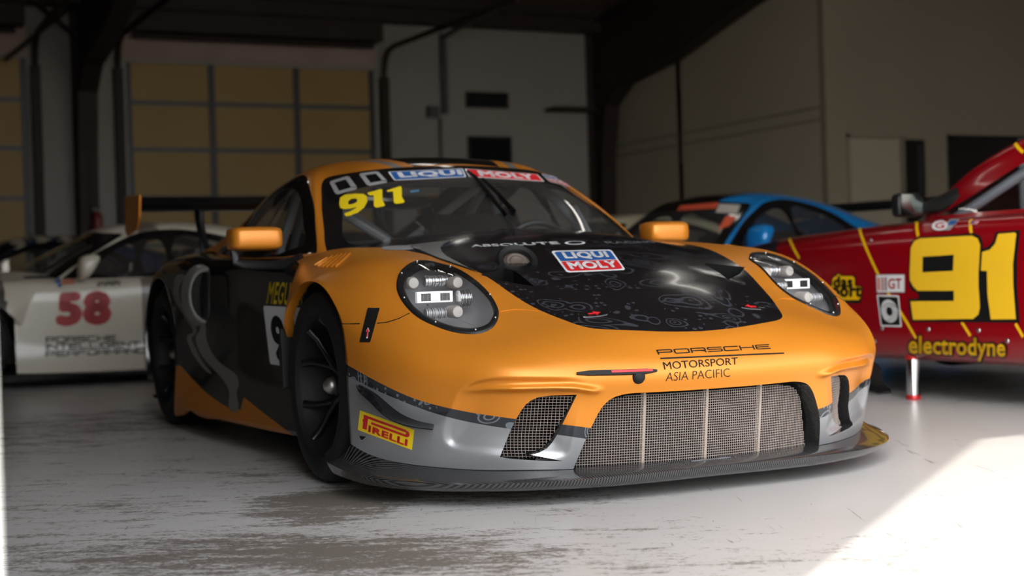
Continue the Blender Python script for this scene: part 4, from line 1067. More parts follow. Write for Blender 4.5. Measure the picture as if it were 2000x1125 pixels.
# ---- hood vents: dark duct below the cut, round duct beside it, latches
tunnel(loop_v, .09, 'hood_vent', M['dark'], dirv=(-.5, .2, -.8))
for s in (1, -1):
    mb = MB(); 
    lp = max(loop_v, key=len)
    v = [(p.x-.02, p.y*s+.0, p.z-.05) for p in lp]
    mb.add(v, [tuple(range(len(v)))]); mb.build('hood_vent_floor', M['dark'], car)
def on_surf(u, v_):
    o, d = px_ray(u, v_); loc, n, i, t = SALL.bvh.ray_cast(o, d); n = Vector(SALL.normal(loc)); n = n if n.dot(d) < 0 else -n; return loc, n
def oriented(o, loc, n, s, fwd=Vector((1, 0, 0))):
    n = Vector((n.x, n.y*s, n.z)); x = (fwd-n*fwd.dot(n)).normalized(); y = n.cross(x)
    o.matrix_local = Matrix(((x.x, y.x, n.x, loc.x), (x.y, y.y, n.y, loc.y*s), (x.z, y.z, n.z, loc.z), (0, 0, 0, 1)))
pc, nc = on_surf(1010, 513)
mb = MB().lathe([(.046, -.03), (.047, .002), (.052, .010), (.066, .014), (.071, .010), (.074, -.02)], 'z', 44)
o = mb.build('round_duct', M['plastic'], car, angle=40); oriented(o, pc+Vector((0, 0, .004)), (nc+Vector((.75, -.15, 0))).normalized(), 1)
mb = MB().lathe([(0, .0), (.014, .0), (.022, .003), (.028, 0), (.036, .002), (.040, -.002), (.047, -.006)], 'z', 44)
mb.build('filler_cap', mat('warm_grey_cap', srgb(84, 75, 67), .45), o, angle=40)
pl, nl = on_surf(1160.8, 612.4)
arrow = np.array([(0, .36), (.5, .36), (.5, .05), (1, .5), (.5, .95), (.5, .64), (0, .64)])
for s in (1, -1):
    mb = MB(); n = 40
    ell = lambda a, b: [(b*.92*math.cos(t)*(1 if True else 0), a*math.copysign(abs(math.sin(t))**.8, math.sin(t))) for t in np.linspace(0, 2*math.pi, n, endpoint=False)]
    r0, r1, r2 = ell(.060, .030), ell(.056, .027), ell(.05, .022)
    v = [(a, b, .000) for a, b in r0]+[(a, b, .003) for a, b in r1]+[(a, b, .0012) for a, b in r2]+[(0, 0, .0012)]
    f = [(i, (i+1) % n, n+(i+1) % n, n+i) for i in range(n)]+[(n+i, n+(i+1) % n, 2*n+(i+1) % n, 2*n+i) for i in range(n)]+[(2*n+i, 2*n+(i+1) % n, 3*n) for i in range(n)]
    mb.add(v, f); o = mb.build('hood_latch', M['black'], car); oriented(o, pl, nl, s)
    a2 = MB(); a2.prism([(-(p[1]-.5)*.034, (p[0]-.5)*.044*(1 if s == 1 else -1)) for p in arrow], lambda a, b, h: (a, b, .0018+h), .0004)
    a2.build('red_arrow', M['red'], o)
M['barrel'] = mat('rim_barrel', (.012, .011, .0105), .55, 0, spec=.2)
# ---- wheels
def wheel(name, y0, y1, R, rimw, sgn, loc, parent):
    """outer face at y0 (negative side before mirroring)"""
    w = y1-y0; S = lambda y: y*sgn
    prof = [(.236, y0+.02), (.244, y0+.006), (.262, y0+.001), (.288, y0), (.308, y0+.006), (.320, y0+.018), (R-.003, y0+.032), (R, y0+.05), (R, y1-.05), (R-.003, y1-.032), (.318, y1-.015), (.288, y1), (.244, y1-.006), (.236, y1-.02)]
    t = MB().lathe([(r, S(h)) for r, h in prof], 'y', 72).build('wheel', M['rubber'], parent, angle=40); t.location = loc
    yl = y0+.012
    MB().lathe([(r, S(h)) for r, h in [(.247, yl+.012), (.2475, yl), (.2425, yl-.002), (.238, yl+.004), (.232, yl+.022), (.226, yl+.06), (.205, y1-.08), (.20, y1-.03), (.24, y1-.01)]], 'y', 72).build('rim', M['barrel'], t, angle=40)
    MB().lathe([(r, S(h)) for r, h in [(.2495, yl+.003), (.2495, yl-.002), (.246, yl-.003), (.246, yl+.003)]], 'y', 72).build('rim_edge', mat('rim_edge', (.22, .21, .20), .35, .8) if 'redge' not in M else M['redge'], t)
    hub_y = y0+.105
    hb = MB().lathe([(r, S(h)) for r, h in [(0, hub_y+.01), (.052, hub_y+.004), (.060, hub_y+.012), (.072, hub_y+.05), (.08, hub_y+.09), (0, hub_y+.1)]], 'y', 36); hb.build('hub', M['rim'], t, angle=40)
    # five forked spokes
    for k in range(5):
        a0 = 2*math.pi*k/5+.30
        mb = MB()
        def P(r, a, y): return (r*math.sin(a), S(y), r*math.cos(a))
        jn = P(.100, a0, hub_y+.002)
        mb.tube([P(.045, a0, hub_y+.028), P(.085, a0, hub_y+.008), jn], [.024, .019, .017], 8)
        for s_ in (-1, 1):
            mb.tube([jn, P(.150, a0+s_*.15, hub_y-.022), P(.205, a0+s_*.25, yl+.048), P(.236, a0+s_*.315, yl+.020)], [.017, .0125, .0125, .015], 8)
        mb.build('spoke', M['rim'], t, angle=60)
    MB().lathe([(r, S(h)) for r, h in [(0, hub_y+.14), (.19, hub_y+.14), (.19, hub_y+.17), (0, hub_y+.17)]], 'y', 48).build('brake_disc', mat('brake_disc', (.10, .095, .09), .4, .9) if 'bd' not in M else M['bd'], t)
    nt = MB().lathe([(r, S(h)) for r, h in [(.034, hub_y+.01), (.036, hub_y-.030), (.030, hub_y-.036)]], 'y', 24).build('wheel_nut', M['plastic'], t, angle=30)
    MB().lathe([(r, S(h)) for r, h in [(.029, hub_y-.034), (.031, hub_y-.040), (.026, hub_y-.058), (.014, hub_y-.070), (.004, hub_y-.073), (0, hub_y-.073)]], 'y', 24).build('nut_tip', mat('nut_alloy', (.45, .43, .40), .35, .9) if 'na' not in M else M['na'], nt, angle=40)
    for m_ in t.children_recursive:
        n_ = m_.data.materials[0]
        {'rim_edge': lambda: M.__setitem__('redge', n_), 'brake_disc': lambda: M.__setitem__('bd', n_), 'nut_alloy': lambda: M.__setitem__('na', n_)}.get(n_.name, lambda: 0)()
    return t
w_fr = wheel('wheel', -.155, .145, .330, 0, 1, (0, -.83, .330), car)
w_rr = wheel('wheel', -.155, .155, .352, 0, 1, (RX, -.835, .352), car)
wheel('wheel', -.155, .145, .330, 0, -1, (0, .83, .330), car)
wheel('wheel', -.155, .155, .352, 0, -1, (RX, .835, .352), car)
ct = MB()      # bead of the tyre maker's mark
# wheel arch liners
def liner(cx, cz, r, y0, y1, a0, a1, nm):
    for s in (-1, 1):
        mb = MB(); n = 28; v = []
        for k in range(n+1):
            a = math.radians(a0+(a1-a0)*k/n)
            for y in (y0, y1): v.append((cx+r*math.cos(a), s*y, cz+r*math.sin(a)))
        mb.add(v, [(2*k, 2*k+1, 2*k+3, 2*k+2) for k in range(n)]); c0 = len(mb.v)
        mb.add([(cx+r*math.cos(math.radians(a0+(a1-a0)*k/n)), s*y1, cz+r*math.sin(math.radians(a0+(a1-a0)*k/n))) for k in range(n+1)], [tuple(range(n+1))])
        mb.build(nm, M['dark'], car)
liner(0, .33, .375, .945, .60, -42, 205, 'wheel_arch_liner'); liner(RX, RZ, .395, .955, .60, -42, 205, 'wheel_arch_liner')
# flap behind the front wheel, sill edge
for s in (-1, 1):
    MB().prism([(-.40, .52), (-.385, .52), (-.375, .40), (-.365, .305), (-.385, .30), (-.41, .40)], lambda a, b, h: (a, s*(.87+h), b), .118).build('wheel_flap', M['plastic'], car, bevel=.004)
# ---- mirrors
def rbox(mb, c, sz, e=4.0, n=10, taper=None):
    v = []; f = []
    for i in range(n+1):
        th = -math.pi/2+math.pi*i/n
        for j in range(4*n):
            ph = 2*math.pi*j/(4*n); sg_ = lambda x, p: math.copysign(abs(x)**p, x); p = 2/e
            x = sg_(math.cos(th), p)*sg_(math.cos(ph), p); y = sg_(math.cos(th), p)*sg_(math.sin(ph), p); z = sg_(math.sin(th), p)
            if taper: y, z = y*(1-taper*max(0, x)), z*(1-taper*max(0, x))
            v.append((c[0]+x*sz[0], c[1]+y*sz[1], c[2]+z*sz[2]))
    m_ = 4*n
    for i in range(n):
        for j in range(m_): f.append((i*m_+j, i*m_+(j+1) % m_, (i+1)*m_+(j+1) % m_, (i+1)*m_+j))
    mb.add(v, f); return mb
def door_mirror(s):
    mb = MB(); rbox(mb, (-.845, .945*s, .865), (.065, .108, .048), 5, 12, .08)
    o = mb.build('door_mirror', M['orange'], car, angle=60)
    MB().box((-.915, .945*s-.095, .825), (-.908, .945*s+.095, .905)).build('mirror_glass', M['chrome'], o)
    a = MB().tube([(-.85, s*1.03, .82), (-.845, s*1.025, .775), (-.83, s*.99, .762), (-.78, s*.90, .758), (-.74, s*.845, .762), (-.70, s*.80, .775)], [.016, .018, .018, .017, .022, .03], 8, ry=.7)
    a.build('mirror_arm', M['plastic'], o); return o
door_mirror(-1); door_mirror(1)
# ---- rear wing
prof_u = [(-3.350, 1.150), (-3.365, 1.128), (-3.420, 1.110), (-3.510, 1.112), (-3.610, 1.135), (-3.695, 1.178), (-3.700, 1.190), (-3.650, 1.190), (-3.550, 1.196), (-3.450, 1.196), (-3.385, 1.185)]
mb = MB(); mb.prism(prof_u, lambda a, b, h: (a, -.905+h, b), 1.81); wing = mb.build('rear_wing', M['black'], car, angle=50)
for s in (-1, 1):
    MB().prism([(-3.320, 1.20), (-3.750, 1.215), (-3.770, 1.02), (-3.710, .985), (-3.430, 1.01), (-3.350, 1.07)], lambda a, b, h: (a, s*(.905+h), b), .014).build('wing_endplate', M['orange'], wing, bevel=.003)
    mb = MB()
    mb.tube([(-3.450, s*.545, 1.115), (-3.430, s*.55, 1.04), (-3.350, s*.55, .93), (-3.250, s*.55, .86)], .016, 8, ry=.6); mb.tube([(-3.570, s*.545, 1.12), (-3.510, s*.55, 1.04), (-3.450, s*.55, .97), (-3.430, s*.55, .86)], .016, 8, ry=.6)
    mb.tube([(-3.510, s*.545, 1.06), (-3.370, s*.55, .98)], .010, 8)
    mb.build('wing_support', M['plastic'], wing)
# ---- side air intakes in the rear haunches
for s in (-1, 1):
    n = 40; v = []; c = (-1.70, .945, .640)
    for k in range(n):
        a = 2*math.pi*k/n; y, z = .066*math.cos(a), .118*math.sin(a)
        for q, dx in ((1.22, -.10), (1.10, -.01), (1.0, .012), (.92, .004), (.90, -.05)):
            v.append((c[0]+dx-.55*y*q, s*(c[1]+y*q), c[2]+z*q))
    f = [(k*5+i, k*5+i+1, ((k+1) % n)*5+i+1, ((k+1) % n)*5+i) for k in range(n) for i in range(4)]
    si = mesh_obj('side_intake', v, f, side_mats[2], car)
    mb = MB()
    for y in np.arange(-.060, .061, .0075):
        h = .112*math.sqrt(max(0, 1-(y/.062)**2))
        if h > .01: mb.tube([(c[0]-.03-.55*y, s*(c[1]+y), c[2]-h), (c[0]-.03-.55*y, s*(c[1]+y), c[2]+h)], .0014, 4, cap=False)
    for z in np.arange(-.11, .111, .0075):
        h = .06*math.sqrt(max(0, 1-(z/.114)**2))
        if h > .01: mb.tube([(c[0]-.03+.55*h, s*(c[1]-h), c[2]+z), (c[0]-.03-.55*h, s*(c[1]+h), c[2]+z)], .0014, 4, cap=False)
    mb.build('intake_mesh', M['doorrail'], si)
    mesh_obj('intake_duct', [(c[0]-.06-.55*.063*math.cos(2*math.pi*k/n), s*(c[1]+.063*math.cos(2*math.pi*k/n)), c[2]+.113*math.sin(2*math.pi*k/n)) for k in range(n)], [tuple(range(n))], M['dark'], si)
# ---- dive planes on the bumper corners
def px_hit(u, v, surf=None):
    o, d = px_ray(u, v); loc, n, i, t = (surf or SALL).bvh.ray_cast(o, d); n = Vector((surf or SALL).normal(loc)); return loc, (n if n.dot(d) < 0 else -n)
att = smooth_line([(697,749),(718,757),(745,777),(775,801),(808,820),(845,830)], 5)
oed = smooth_line([(695,752,.996),(701,765,.993),(720,783,.985),(740,803,.967),(766,821,.94),(805,834,.905),(845,839,.862)], 5)
t_a, t_o = np.linspace(0, 1, len(att)), np.linspace(0, 1, len(oed)); m_ = 31; tq = np.linspace(0, 1, m_)
att = np.stack([np.interp(tq, t_a, att[:, k]) for k in (0, 1)], 1); oed = np.stack([np.interp(tq, t_o, oed[:, k]) for k in (0, 1, 2)], 1)
A_ = [px_hit(u, v) for u, v in att]; O_ = [px_at(u, v, 1, -y) for u, v, y in oed]
for s in (-1, 1):
    v = []
    for (p, n), q in zip(A_, O_):
        p0_ = p-n*.012; md = (p0_+q)/2+Vector((0, 0, -.008))
        for P_, t_ in ((p0_, .003), (md, .0025), (q, .0015), (q, -.0015), (md, -.0025), (p0_, -.003)): v.append((P_.x, P_.y*(1 if s < 0 else -1), P_.z+t_))
    f = [(i*6+j, i*6+(j+1) % 6, (i+1)*6+(j+1) % 6, (i+1)*6+j) for i in range(m_-1) for j in range(6)]+[tuple(range(6)), tuple((m_-1)*6+j for j in range(6))[::-1]]
    mb = MB(); mb.add(v, f); mb.build('dive_plane', M['black'], car, angle=40)
# ---- wiper
wp = [px_hit(u, v, SC_) for u, v in ((1030, 462), (1000, 425), (965, 385), (940, 362))]
MB().tube([p+n*.03 for p, n in wp], [.012, .011, .009, .007], 6).build('wiper_arm', M['plastic'], car)
wp = [px_hit(u, v, SC_) for u, v in ((1015, 458), (985, 425), (955, 385), (928, 352), (912, 340))]
MB().tube([p+n*.014 for p, n in wp], [.006, .008, .010, .008, .005], 6).build('wiper_blade', M['plastic'], car)
# ---- tow strap, camera dome, fender latch, fender louvres
def strip_px(name, pts, wd, m_, off=.002, thick=.004, both=False):
    H_ = [px_hit(u, v) for u, v in pts]; res = []
    for s in ((1, -1) if both else (1,)):
        v = []
        for i, (p, n) in enumerate(H_):
            t = (H_[min(i+1, len(H_)-1)][0]-H_[max(i-1, 0)][0]).normalized(); b = n.cross(t).normalized(); w_ = wd[i] if isinstance(wd, (list, tuple)) else wd
            for a, h in ((-w_, off-.002), (-w_*.8, off+thick), (w_*.8, off+thick), (w_, off-.002)): q = p+b*a+n*h; v.append((q.x, q.y*s, q.z))
        m2 = len(H_); f = [(i*4+j, i*4+j+1, (i+1)*4+j+1, (i+1)*4+j) for i in range(m2-1) for j in range(3)]+[(0, 1, 2, 3), tuple((m2-1)*4+j for j in (3, 2, 1, 0))]
        mb = MB(); mb.add(v, f); res.append(mb.build(name, m_, car, angle=50))
    return res[0]
ts = strip_px('tow_strap', [(1126,730),(1150,729),(1190,728),(1230,727),(1262,725.5),(1281,724.5)], [.004,.0085,.009,.009,.0085,.004], M['ink'], thick=.008)
rs = strip_px('strap_label', [(1192,727),(1225,726),(1255,724.6),(1272,724)], .0042, M['red'], off=.010, thick=.001); rs.parent = ts
p, n = px_hit(1248, 733); o = MB().sphere((0, 0, 0), .0225, 10, sc=(.75, 1, 1)).build('camera_dome', M['rubber'], car, angle=60); o.location = p-Vector((.004, 0, .004))
pl_q = [(702.3,668.5),(723.7,668.5),(742.2,602),(718.4,601.6)]
o = decal('fender_latch', [(poly2d([(.03,0),(.97,0),(1,.04),(1,.96),(.97,1),(.03,1),(0,.96),(0,.04)]), M['plastic'])], pl_q, SALL, car, off=.0015, step=.2)
ar = np.array([(.36,.08),(.64,.08),(.64,.55),(.92,.55),(.5,.98),(.08,.55),(.36,.55)])
decal('red_arrow', [(poly2d(.5+(ar-.5)*1.0), M['white']), (poly2d(.5+(ar-.5)*.8), M['red'])], [(712,664),(723.5,664),(724,640),(716,640)], SALL, o, off=.003, step=.3)
decal('latch_recess', [(poly2d([(.1,0),(.9,0),(1,.2),(1,.8),(.9,1),(.1,1),(0,.8),(0,.2)]), M['dark'])], [(719,634),(731,634),(737,607),(724,607)], SALL, o, off=.003, step=.3)
for a, b in zip([(615,519),(622,521),(630,522.5),(638,523),(647,523),(656,522)], [(640,505),(650,501.5),(660,499),(668,497.5),(676,496.5),(684,496)]):
    try: strip_px('fender_louvre', [tuple(np.array(a)+(np.array(b)-a)*t) for t in (0, .33, .66, 1)], [.002, .0038, .0038, .002], M['orange'], off=.001, thick=.006, both=True)
    except Exception: pass
# seams as thin dark joint lines
strip_px('panel_seam', [(668,632.5),(690,632.5),(703,632.3)], .0014, M['dark'], off=.0015, thick=.0004, both=True)
strip_px('panel_seam', [(737,631.6),(755,630),(768,626),(780,622),(800,612)], .0014, M['dark'], off=.0015, thick=.0004, both=True)
strip_px('panel_seam', [(977,608.5),(988,606.6),(1005,604),(1030,605),(1051,607)], .0010, M['orange'], off=.001, thick=.0008, both=True)
# ---- lettering and stickers
def bordered(x0=0, y0=0, x1=1, y1=1, r=.03): return poly2d([(x0+r, y0), (x1-r, y0), (x1, y0+r*2), (x1, y1-r*2), (x1-r, y1), (x0+r, y1), (x0, y1-r*2), (x0, y0+r*2)])
T = lambda s, b=.03: text2d(s, b)
white, red, blue, yel, ink = M['white'], M['red'], M['blue'], M['yellow'], M['ink']
def pirelli():
    bars = [fit2d(rect2d(), .085, .16, .165, .86), fit2d(rect2d(), .085, .74, .86, .86), fit2d(rect2d(), .24, .53, .86, .64), poly2d([(.86,.53),(.91,.56),(.935,.64),(.935,.75),(.91,.83),(.86,.86),(.84,.80),(.87,.74),(.875,.69),(.86,.64),(.83,.60)]), fit2d(rect2d(), .085, .53, .165, .64)]
    return [(rect2d(), yel)]+[(b, red) for b in bars]+[(fit2d(T('IRELLI', .035), .21, .13, .92, .46), red)]
decal('tyre_sponsor_sticker', pirelli(), [(699.3,839.5),(805,878.8),(809.6,839.5),(703.8,801.1)], SALL, car, step=.06, label='yellow sticker with red PIRELLI lettering')
decal('team_lettering', [(stroke2d(['PORSCHE'], .24, 2.3, .48), ink)], [(1285.5,693.3),(1505.5,681.8),(1501.6,672.2),(1281,683.3)], SALL, car, step=.05)
decal('team_underline', [(rect2d(), ink)], [(1289.6,701.8),(1531.5,691.2),(1531,688.6),(1289,699)], SALL, car, step=.05)
decal('team_lettering', [(T('MOTORSPORT', .004), ink)], [(1297.5,722),(1441,712),(1440.5,697.9),(1294,707.5)], SALL, car, step=.05)
decal('team_lettering', [(T('ASIA PACIFIC', -.012), ink)], [(1299.5,744.7),(1426,735.6),(1424.5,719.5),(1302,728)], SALL, car, step=.05)
def liqui_moly():
    return [(bordered(), white), (poly2d([(.035,.52),(.965,.52),(.965,.90),(.93,.945),(.07,.945),(.035,.90)]), blue), (poly2d([(.07,.05),(.93,.05),(.965,.1),(.965,.485),(.035,.485),(.035,.1)]), red), (fit2d(T('LIQUI', .045), .13, .56, .87, .90), white), (fit2d(T('MOLY', .045), .09, .10, .91, .44), white)]
decal('oil_sponsor_sticker', liqui_moly(), [(1107.5,533.1),(1222,527.8),(1193.5,488),(1075.5,490.5)], SALL, car, step=.06, label='white-edged LIQUI MOLY sticker, blue over red')
bn = [(bordered(r=.02), white), (fit2d(rect2d(), .02, .06, .98, .94), blue), (fit2d(T('LIQUI', .05), .10, .16, .96, .86), white)]
decal('screen_banner', bn, [(770.5,353),(911,346),(903.5,329.5),(757.5,336)], SALL, car, step=.05)
bn = [(bordered(r=.02), white), (fit2d(rect2d(), .02, .06, .98, .94), red), (fit2d(T('MOLY', .05), .14, .16, .88, .86), white)]
decal('screen_banner', bn, [(915.5,345.8),(1063.5,355),(1049,340.8),(907,329.8)], SALL, car, step=.05)
decal('screen_banner', liqui_moly(), [(1073,355),(1131,369.5),(1104,347.5),(1057.5,340)], SALL, car, step=.08)
for q in ([(656.7,381.2),(699.7,369.4),(681,344),(643,355.7)], [(718.3,364.5),(758.4,356.7),(737.9,335.2),(700.7,340)]):
    g = mat('hatched_grey', srgb(150, 150, 148), .5) if 'hat' not in M else M['hat']; M['hat'] = g
    fr4 = [poly2d([(.1,0),(.9,0),(1,.1),(.78,.2),(.22,.2),(0,.1)]), poly2d([(0,.1),(.22,.2),(.22,.8),(0,.9)]), poly2d([(.22,.8),(.78,.8),(1,.9),(.9,1),(.1,1),(0,.9)]), poly2d([(1,.1),(1,.9),(.78,.8),(.78,.2)])]
    decal('screen_marker', [(p_, g) for p_ in fr4], q, SALL, car, step=.1)
CW = lambda P: [((x-300)/700, 1-(y-320)/320) for x, y in P]
d9a = [(320,500),(330,442),(378,412),(480,402),(560,404),(600,430),(600,482),(503,466),(482,450),(442,454),(412,478),(410,500)]
d9b = [(320,500),(410,500),(418,512),(452,507),(492,490),(503,466),(600,482),(572,540),(512,590),(440,620),(395,632),(372,615),(376,598),(430,580),(490,545),(498,536),(440,552),(370,560),(332,545)]
d1 = [(604,396),(735,360),(750,366),(753,470),(778,522),(760,533),(692,546),(668,530),(664,422),(625,424),(606,408)]
d1b = [(796,376),(925,333),(943,338),(946,440),(975,488),(958,500),(890,510),(866,497),(858,385),(815,390),(798,386)]
wq = [(600+x/5.113, 300+y/5.113) for x, y in ((300,640),(1000,640),(1000,320),(300,320))]
decal('screen_number', [(poly2d(CW(d9a)), yel), (poly2d(CW(d9b)), yel), (poly2d(CW(d1)), yel), (poly2d(CW(d1b)), yel)], wq, SALL, car, step=.06, label='yellow 911 on the windscreen')
decal('screen_sticker', [(rect2d(), mat('pale_blue', srgb(70, 120, 150), .5))], [(802,377),(819,374.5),(818,370.5),(801,373)], SALL, car, step=.5)
decal('door_lettering', [(T("Meguiar's".upper(), .02), yel)], [(520.5,594),(602,597),(606,551),(527.5,549)], SS, car, step=.06)
decal('door_number_plate', [(bordered(r=.02), white), (fit2d(T('911', .05), .12, .09, .98, .86), ink)], [(528,711),(612,724),(606,602),(514.5,597)], SS, car, step=.06, label='white plate with a black race number')
decal('hood_lettering', [(T('ABSOLUTE', .03), white)], [(921.5,483),(1095,477),(1088,472),(919,478.6)], SALL, car, step=.05)
decal('hood_lettering', [(T('RACING', .02), mat('dim_grey', srgb(110, 110, 112), .5))], [(1186,476.5),(1282,474.5),(1272,471),(1178,472)], SALL, car, step=.05)
ell2 = lambda rx, ry, n=28: poly2d([(.5+.5*rx*math.cos(2*math.pi*k/n), .5+.5*ry*math.sin(2*math.pi*k/n)) for k in range(n)])
decal('hood_emblem', [(ell2(1, 1), white), (ell2(.7, .7), ink)], [(1106,479),(1146,477.5),(1140,471),(1100,472)], SALL, car, step=.1)
decal('fender_emblem', [(ell2(1, 1), M['hat'])], [(743,490),(822,488),(818,479),(747,480.5)], SALL, car, step=.1)
decal('bumper_badge', [(poly2d([(0, 1), (1, .75), (.45, 0), (.25, 0)]), M['chrome']), (poly2d([(.12, .88), (.8, .7), (.42, .12), (.3, .12)]), M['ink'])], [(700,861),(719,861),(719,849.5),(700,849.5)], SALL, car, step=.3)

WQ = [(780,540),(940,540),(940,460),(780,460)]
decal('hood_wedge', [(poly2d([((x-780)/160, 1-(y-460)/80) for x, y in ((794.6,479),(883.5,468.8),(866,477),(860.4,484),(863,492),(872.8,501),(919,525.3),(862,506),(821,488.5))]), side_mats[2])], WQ, SALL, car, step=.06)
decal('hood_line', [(poly2d([((x-780)/160, 1-(y-460)/80) for x, y in ((800,481),(818,488.5),(862,506),(919,525.5),(934,533),(905,523),(858,507.5),(812,489))]), ink)], WQ, SALL, car, off=.0022, step=.06)
# ------------------------------------------------------------------ the other coupes, parked across the back
def copy_tree(o, parent, loc, sy=1):
    c = o.copy(); C.collection.objects.link(c); c.parent = parent; c.location = loc
    for ch in o.children: copy_tree(ch, c, ch.location)
    return c
GF2 = grid_surface(neg(FRONT), [5, 4, 4, 4, 4, 4, 4, 6, 6, 6, 5, 5, 5, 4], [5, 6, 6, 6, 6, 6, 6, 5])
GS2 = grid_surface(neg(SIDE), [4, 4, 4, 4, 4, 3, 3, 3, 3, 4, 4, 4, 4, 3], 5, False)
GC2 = grid_surface(neg(CAB), [8, 8, 8, 8, 6, 5, 5, 4, 3], [6, 6, 6, 5, 6, 6])
def coupe(name, label, loc, rz, ys, mats, paint=None, wing=False, mirror_m=None, zs=1.0):
    """mats: body, second, third; paint(x,|y|,z)->material index for body faces"""
    root = empty(name, loc, rz); tag(root, label, 'car')
    def sc(G):
        G = G.copy(); G[..., 1] *= ys; G[..., 2] *= zs; return G
    def half(G, nm, both=True):
        v, f = grid_mesh(sc(G)); s_ = Surf(v, f)
        mi = [0]*len(f)
        if paint:
            cc = v[np.array(f)].mean(1); mi = [paint(*c) for c in cc]
        v2 = v*[1, -1, 1]; n = len(v)
        allv = np.concatenate([v, v2]); allf = list(f)+[tuple(n+i for i in q[::-1]) for q in f]
        mi2 = mi
        if paint: mi2 = [paint(*c) for c in (v2[np.array(f)].mean(1))]
        bm = new_bm(allv, allf)
        for F, m_ in zip(bm.faces, list(mi)+list(mi2)): F.material_index = m_
        bmesh.ops.remove_doubles(bm, verts=bm.verts, dist=1e-5); bmesh.ops.recalc_face_normals(bm, faces=bm.faces)
        return bm_obj(nm, bm, mats, root, smooth=True)
    half(GF2, 'front_body'); half(GS2, 'side_panel')
    v, f = grid_mesh(sc(GC2)); bm = new_bm(v, f); bmesh.ops.recalc_face_normals(bm, faces=bm.faces)
    S_ = lambda P: [(a*ys, b*zs) for a, b in P]
    K = len(mats); cm = list(mats)+[M['black'], M['glass']]
    for F in cut_region(bm, 'yz', S_(ws), lambda c: c.x > -1.25): F.material_index = K
    for F in cut_region(bm, 'yz', S_(clear), lambda c: c.x > -1.25): F.material_index = K+1
    sg2 = [(a, b*zs) for a, b in sg]
    for F in cut_region(bm, 'xz', sg2, lambda c: c.y < -.5*ys and c.x < -.66):
        if F.material_index == 0: F.material_index = K
    for P in (sc2, sc3):
        for F in cut_region(bm, 'xz', [(a, b*zs) for a, b in P], lambda c: c.y < -.5*ys):
            F.material_index = K+1
    for F in cut_region(bm, 'xy', [(-2.02, .02), (-2.02, -.40*ys), (-2.62, -.42*ys), (-2.62, .02)], lambda c: c.z > .9*zs): F.material_index = K+1
    g_ws = [F for F in bm.faces if F.material_index >= K and F.normal.x > .2 and F.calc_center_median().x > -1.25]; s1 = set(g_ws)
    g_sd = [F for F in bm.faces if F.material_index >= K and F not in s1 and F.calc_center_median().y < -.5*ys and F.calc_center_median().x > -2.4]; s2 = set(g_sd)
    g_rr = [F for F in bm.faces if F.material_index >= K and F not in s1 and F not in s2]; s3 = set(g_rr)
    rest_ = [F for F in bm.faces if F not in s1 and F not in s2 and F not in s3]
    if paint:
        for F in rest_: F.material_index = paint(*F.calc_center_median())
    take(bm, rest_, 'roof', cm, root, None, True); take(bm, g_ws, 'windscreen', cm, root, None, True); take(bm, g_rr, 'rear_window', cm, root, None, True)
    a = take(bm, g_sd, 'side_window', cm, root)
    mesh_obj('side_window', [(q.co.x, -q.co.y, q.co.z) for q in a.data.vertices], [tuple(p.vertices)[::-1] for p in a.data.polygons], cm, root, True, [p.material_index for p in a.data.polygons])
    bm.free()
    for k, (w_, x, y, z) in enumerate(((w_fr, 0, .83, .33), (w_rr, RX, .835, .352))):
        for s in (-1, 1):
            src = w_ if s < 0 else (w_fl_ if k == 0 else w_rl_)
            copy_tree(src, root, (x, s*(y*ys-.02), z))
    tb = MB().box((-3.3, -.80*ys, .10), (.6, .80*ys, .12)).box((-2.2, -.68*ys, .12), (-.5, -.66*ys, .76)).box((-2.2, .66*ys, .12), (-.5, .68*ys, .76)).box((-2.25, -.68*ys, .12), (-2.2, .68*ys, .78)).box((-.62, -.66*ys, .3), (-.46, .66*ys, .79))
    tb.build('cabin_tub', M['dark'], root)
    for s in (-1, 1):
        mb = MB(); f3 = lambda a_, b_, h: (a_, s*(.36*ys-.22+h), b_)
        mb.prism([(-1.06,.3),(-1.06,.36),(-1.44,.34),(-1.68,.98),(-1.75,.96),(-1.52,.3)], f3, .44); mb.build('seat', M['plastic'], root, bevel=.01)
        mb = MB(); rbox(mb, (-.85, .93*ys*s, .885*zs), (.085, .10, .085), 3, 8); mb.v = [(-.85+(x_+.85)*(.45+.55*(z_-.885*zs+.085)/.17)-.03*(z_-.885*zs)/.085, y_, z_) for x_, y_, z_ in mb.v]; mb.tube([(-.84, s*.90*ys, .82*zs), (-.80, s*.78*ys, .79*zs)], .02, 6)
        mb.build('door_mirror', mirror_m or mats[0], root, angle=50)
        MB().lathe([(0, .02), (.10, .012), (.125, -.01), (.13, -.04)], 'x', 20).build('headlamp', M['bowl'], root).matrix_local = Matrix.Translation((.50, s*.69*ys, .632*zs)) @ Matrix.Rotation(-.75, 4, 'Y') @ Matrix.Diagonal((.6, 1, 1.3, 1))
    P = [(-3.48,0,.885),(-3.48,.30,.872),(-3.48,.45,.82),(-3.48,.60,.77),(-3.46,.74,.64),(-3.42,.83,.48),(-3.38,.87,.36),(-3.34,.88,.20)]
    pts = [(x-.02, -y*ys, z*zs) for x, y, z in P[::-1]]+[(x-.02, y*ys, z*zs) for x, y, z in P[1:]]; mb = MB(); mb.add(pts+[(-3.55, 0, .5)], [(i, i+1, len(pts)) for i in range(len(pts)-1)]); mb.build('rear_bumper', mats[0], root)
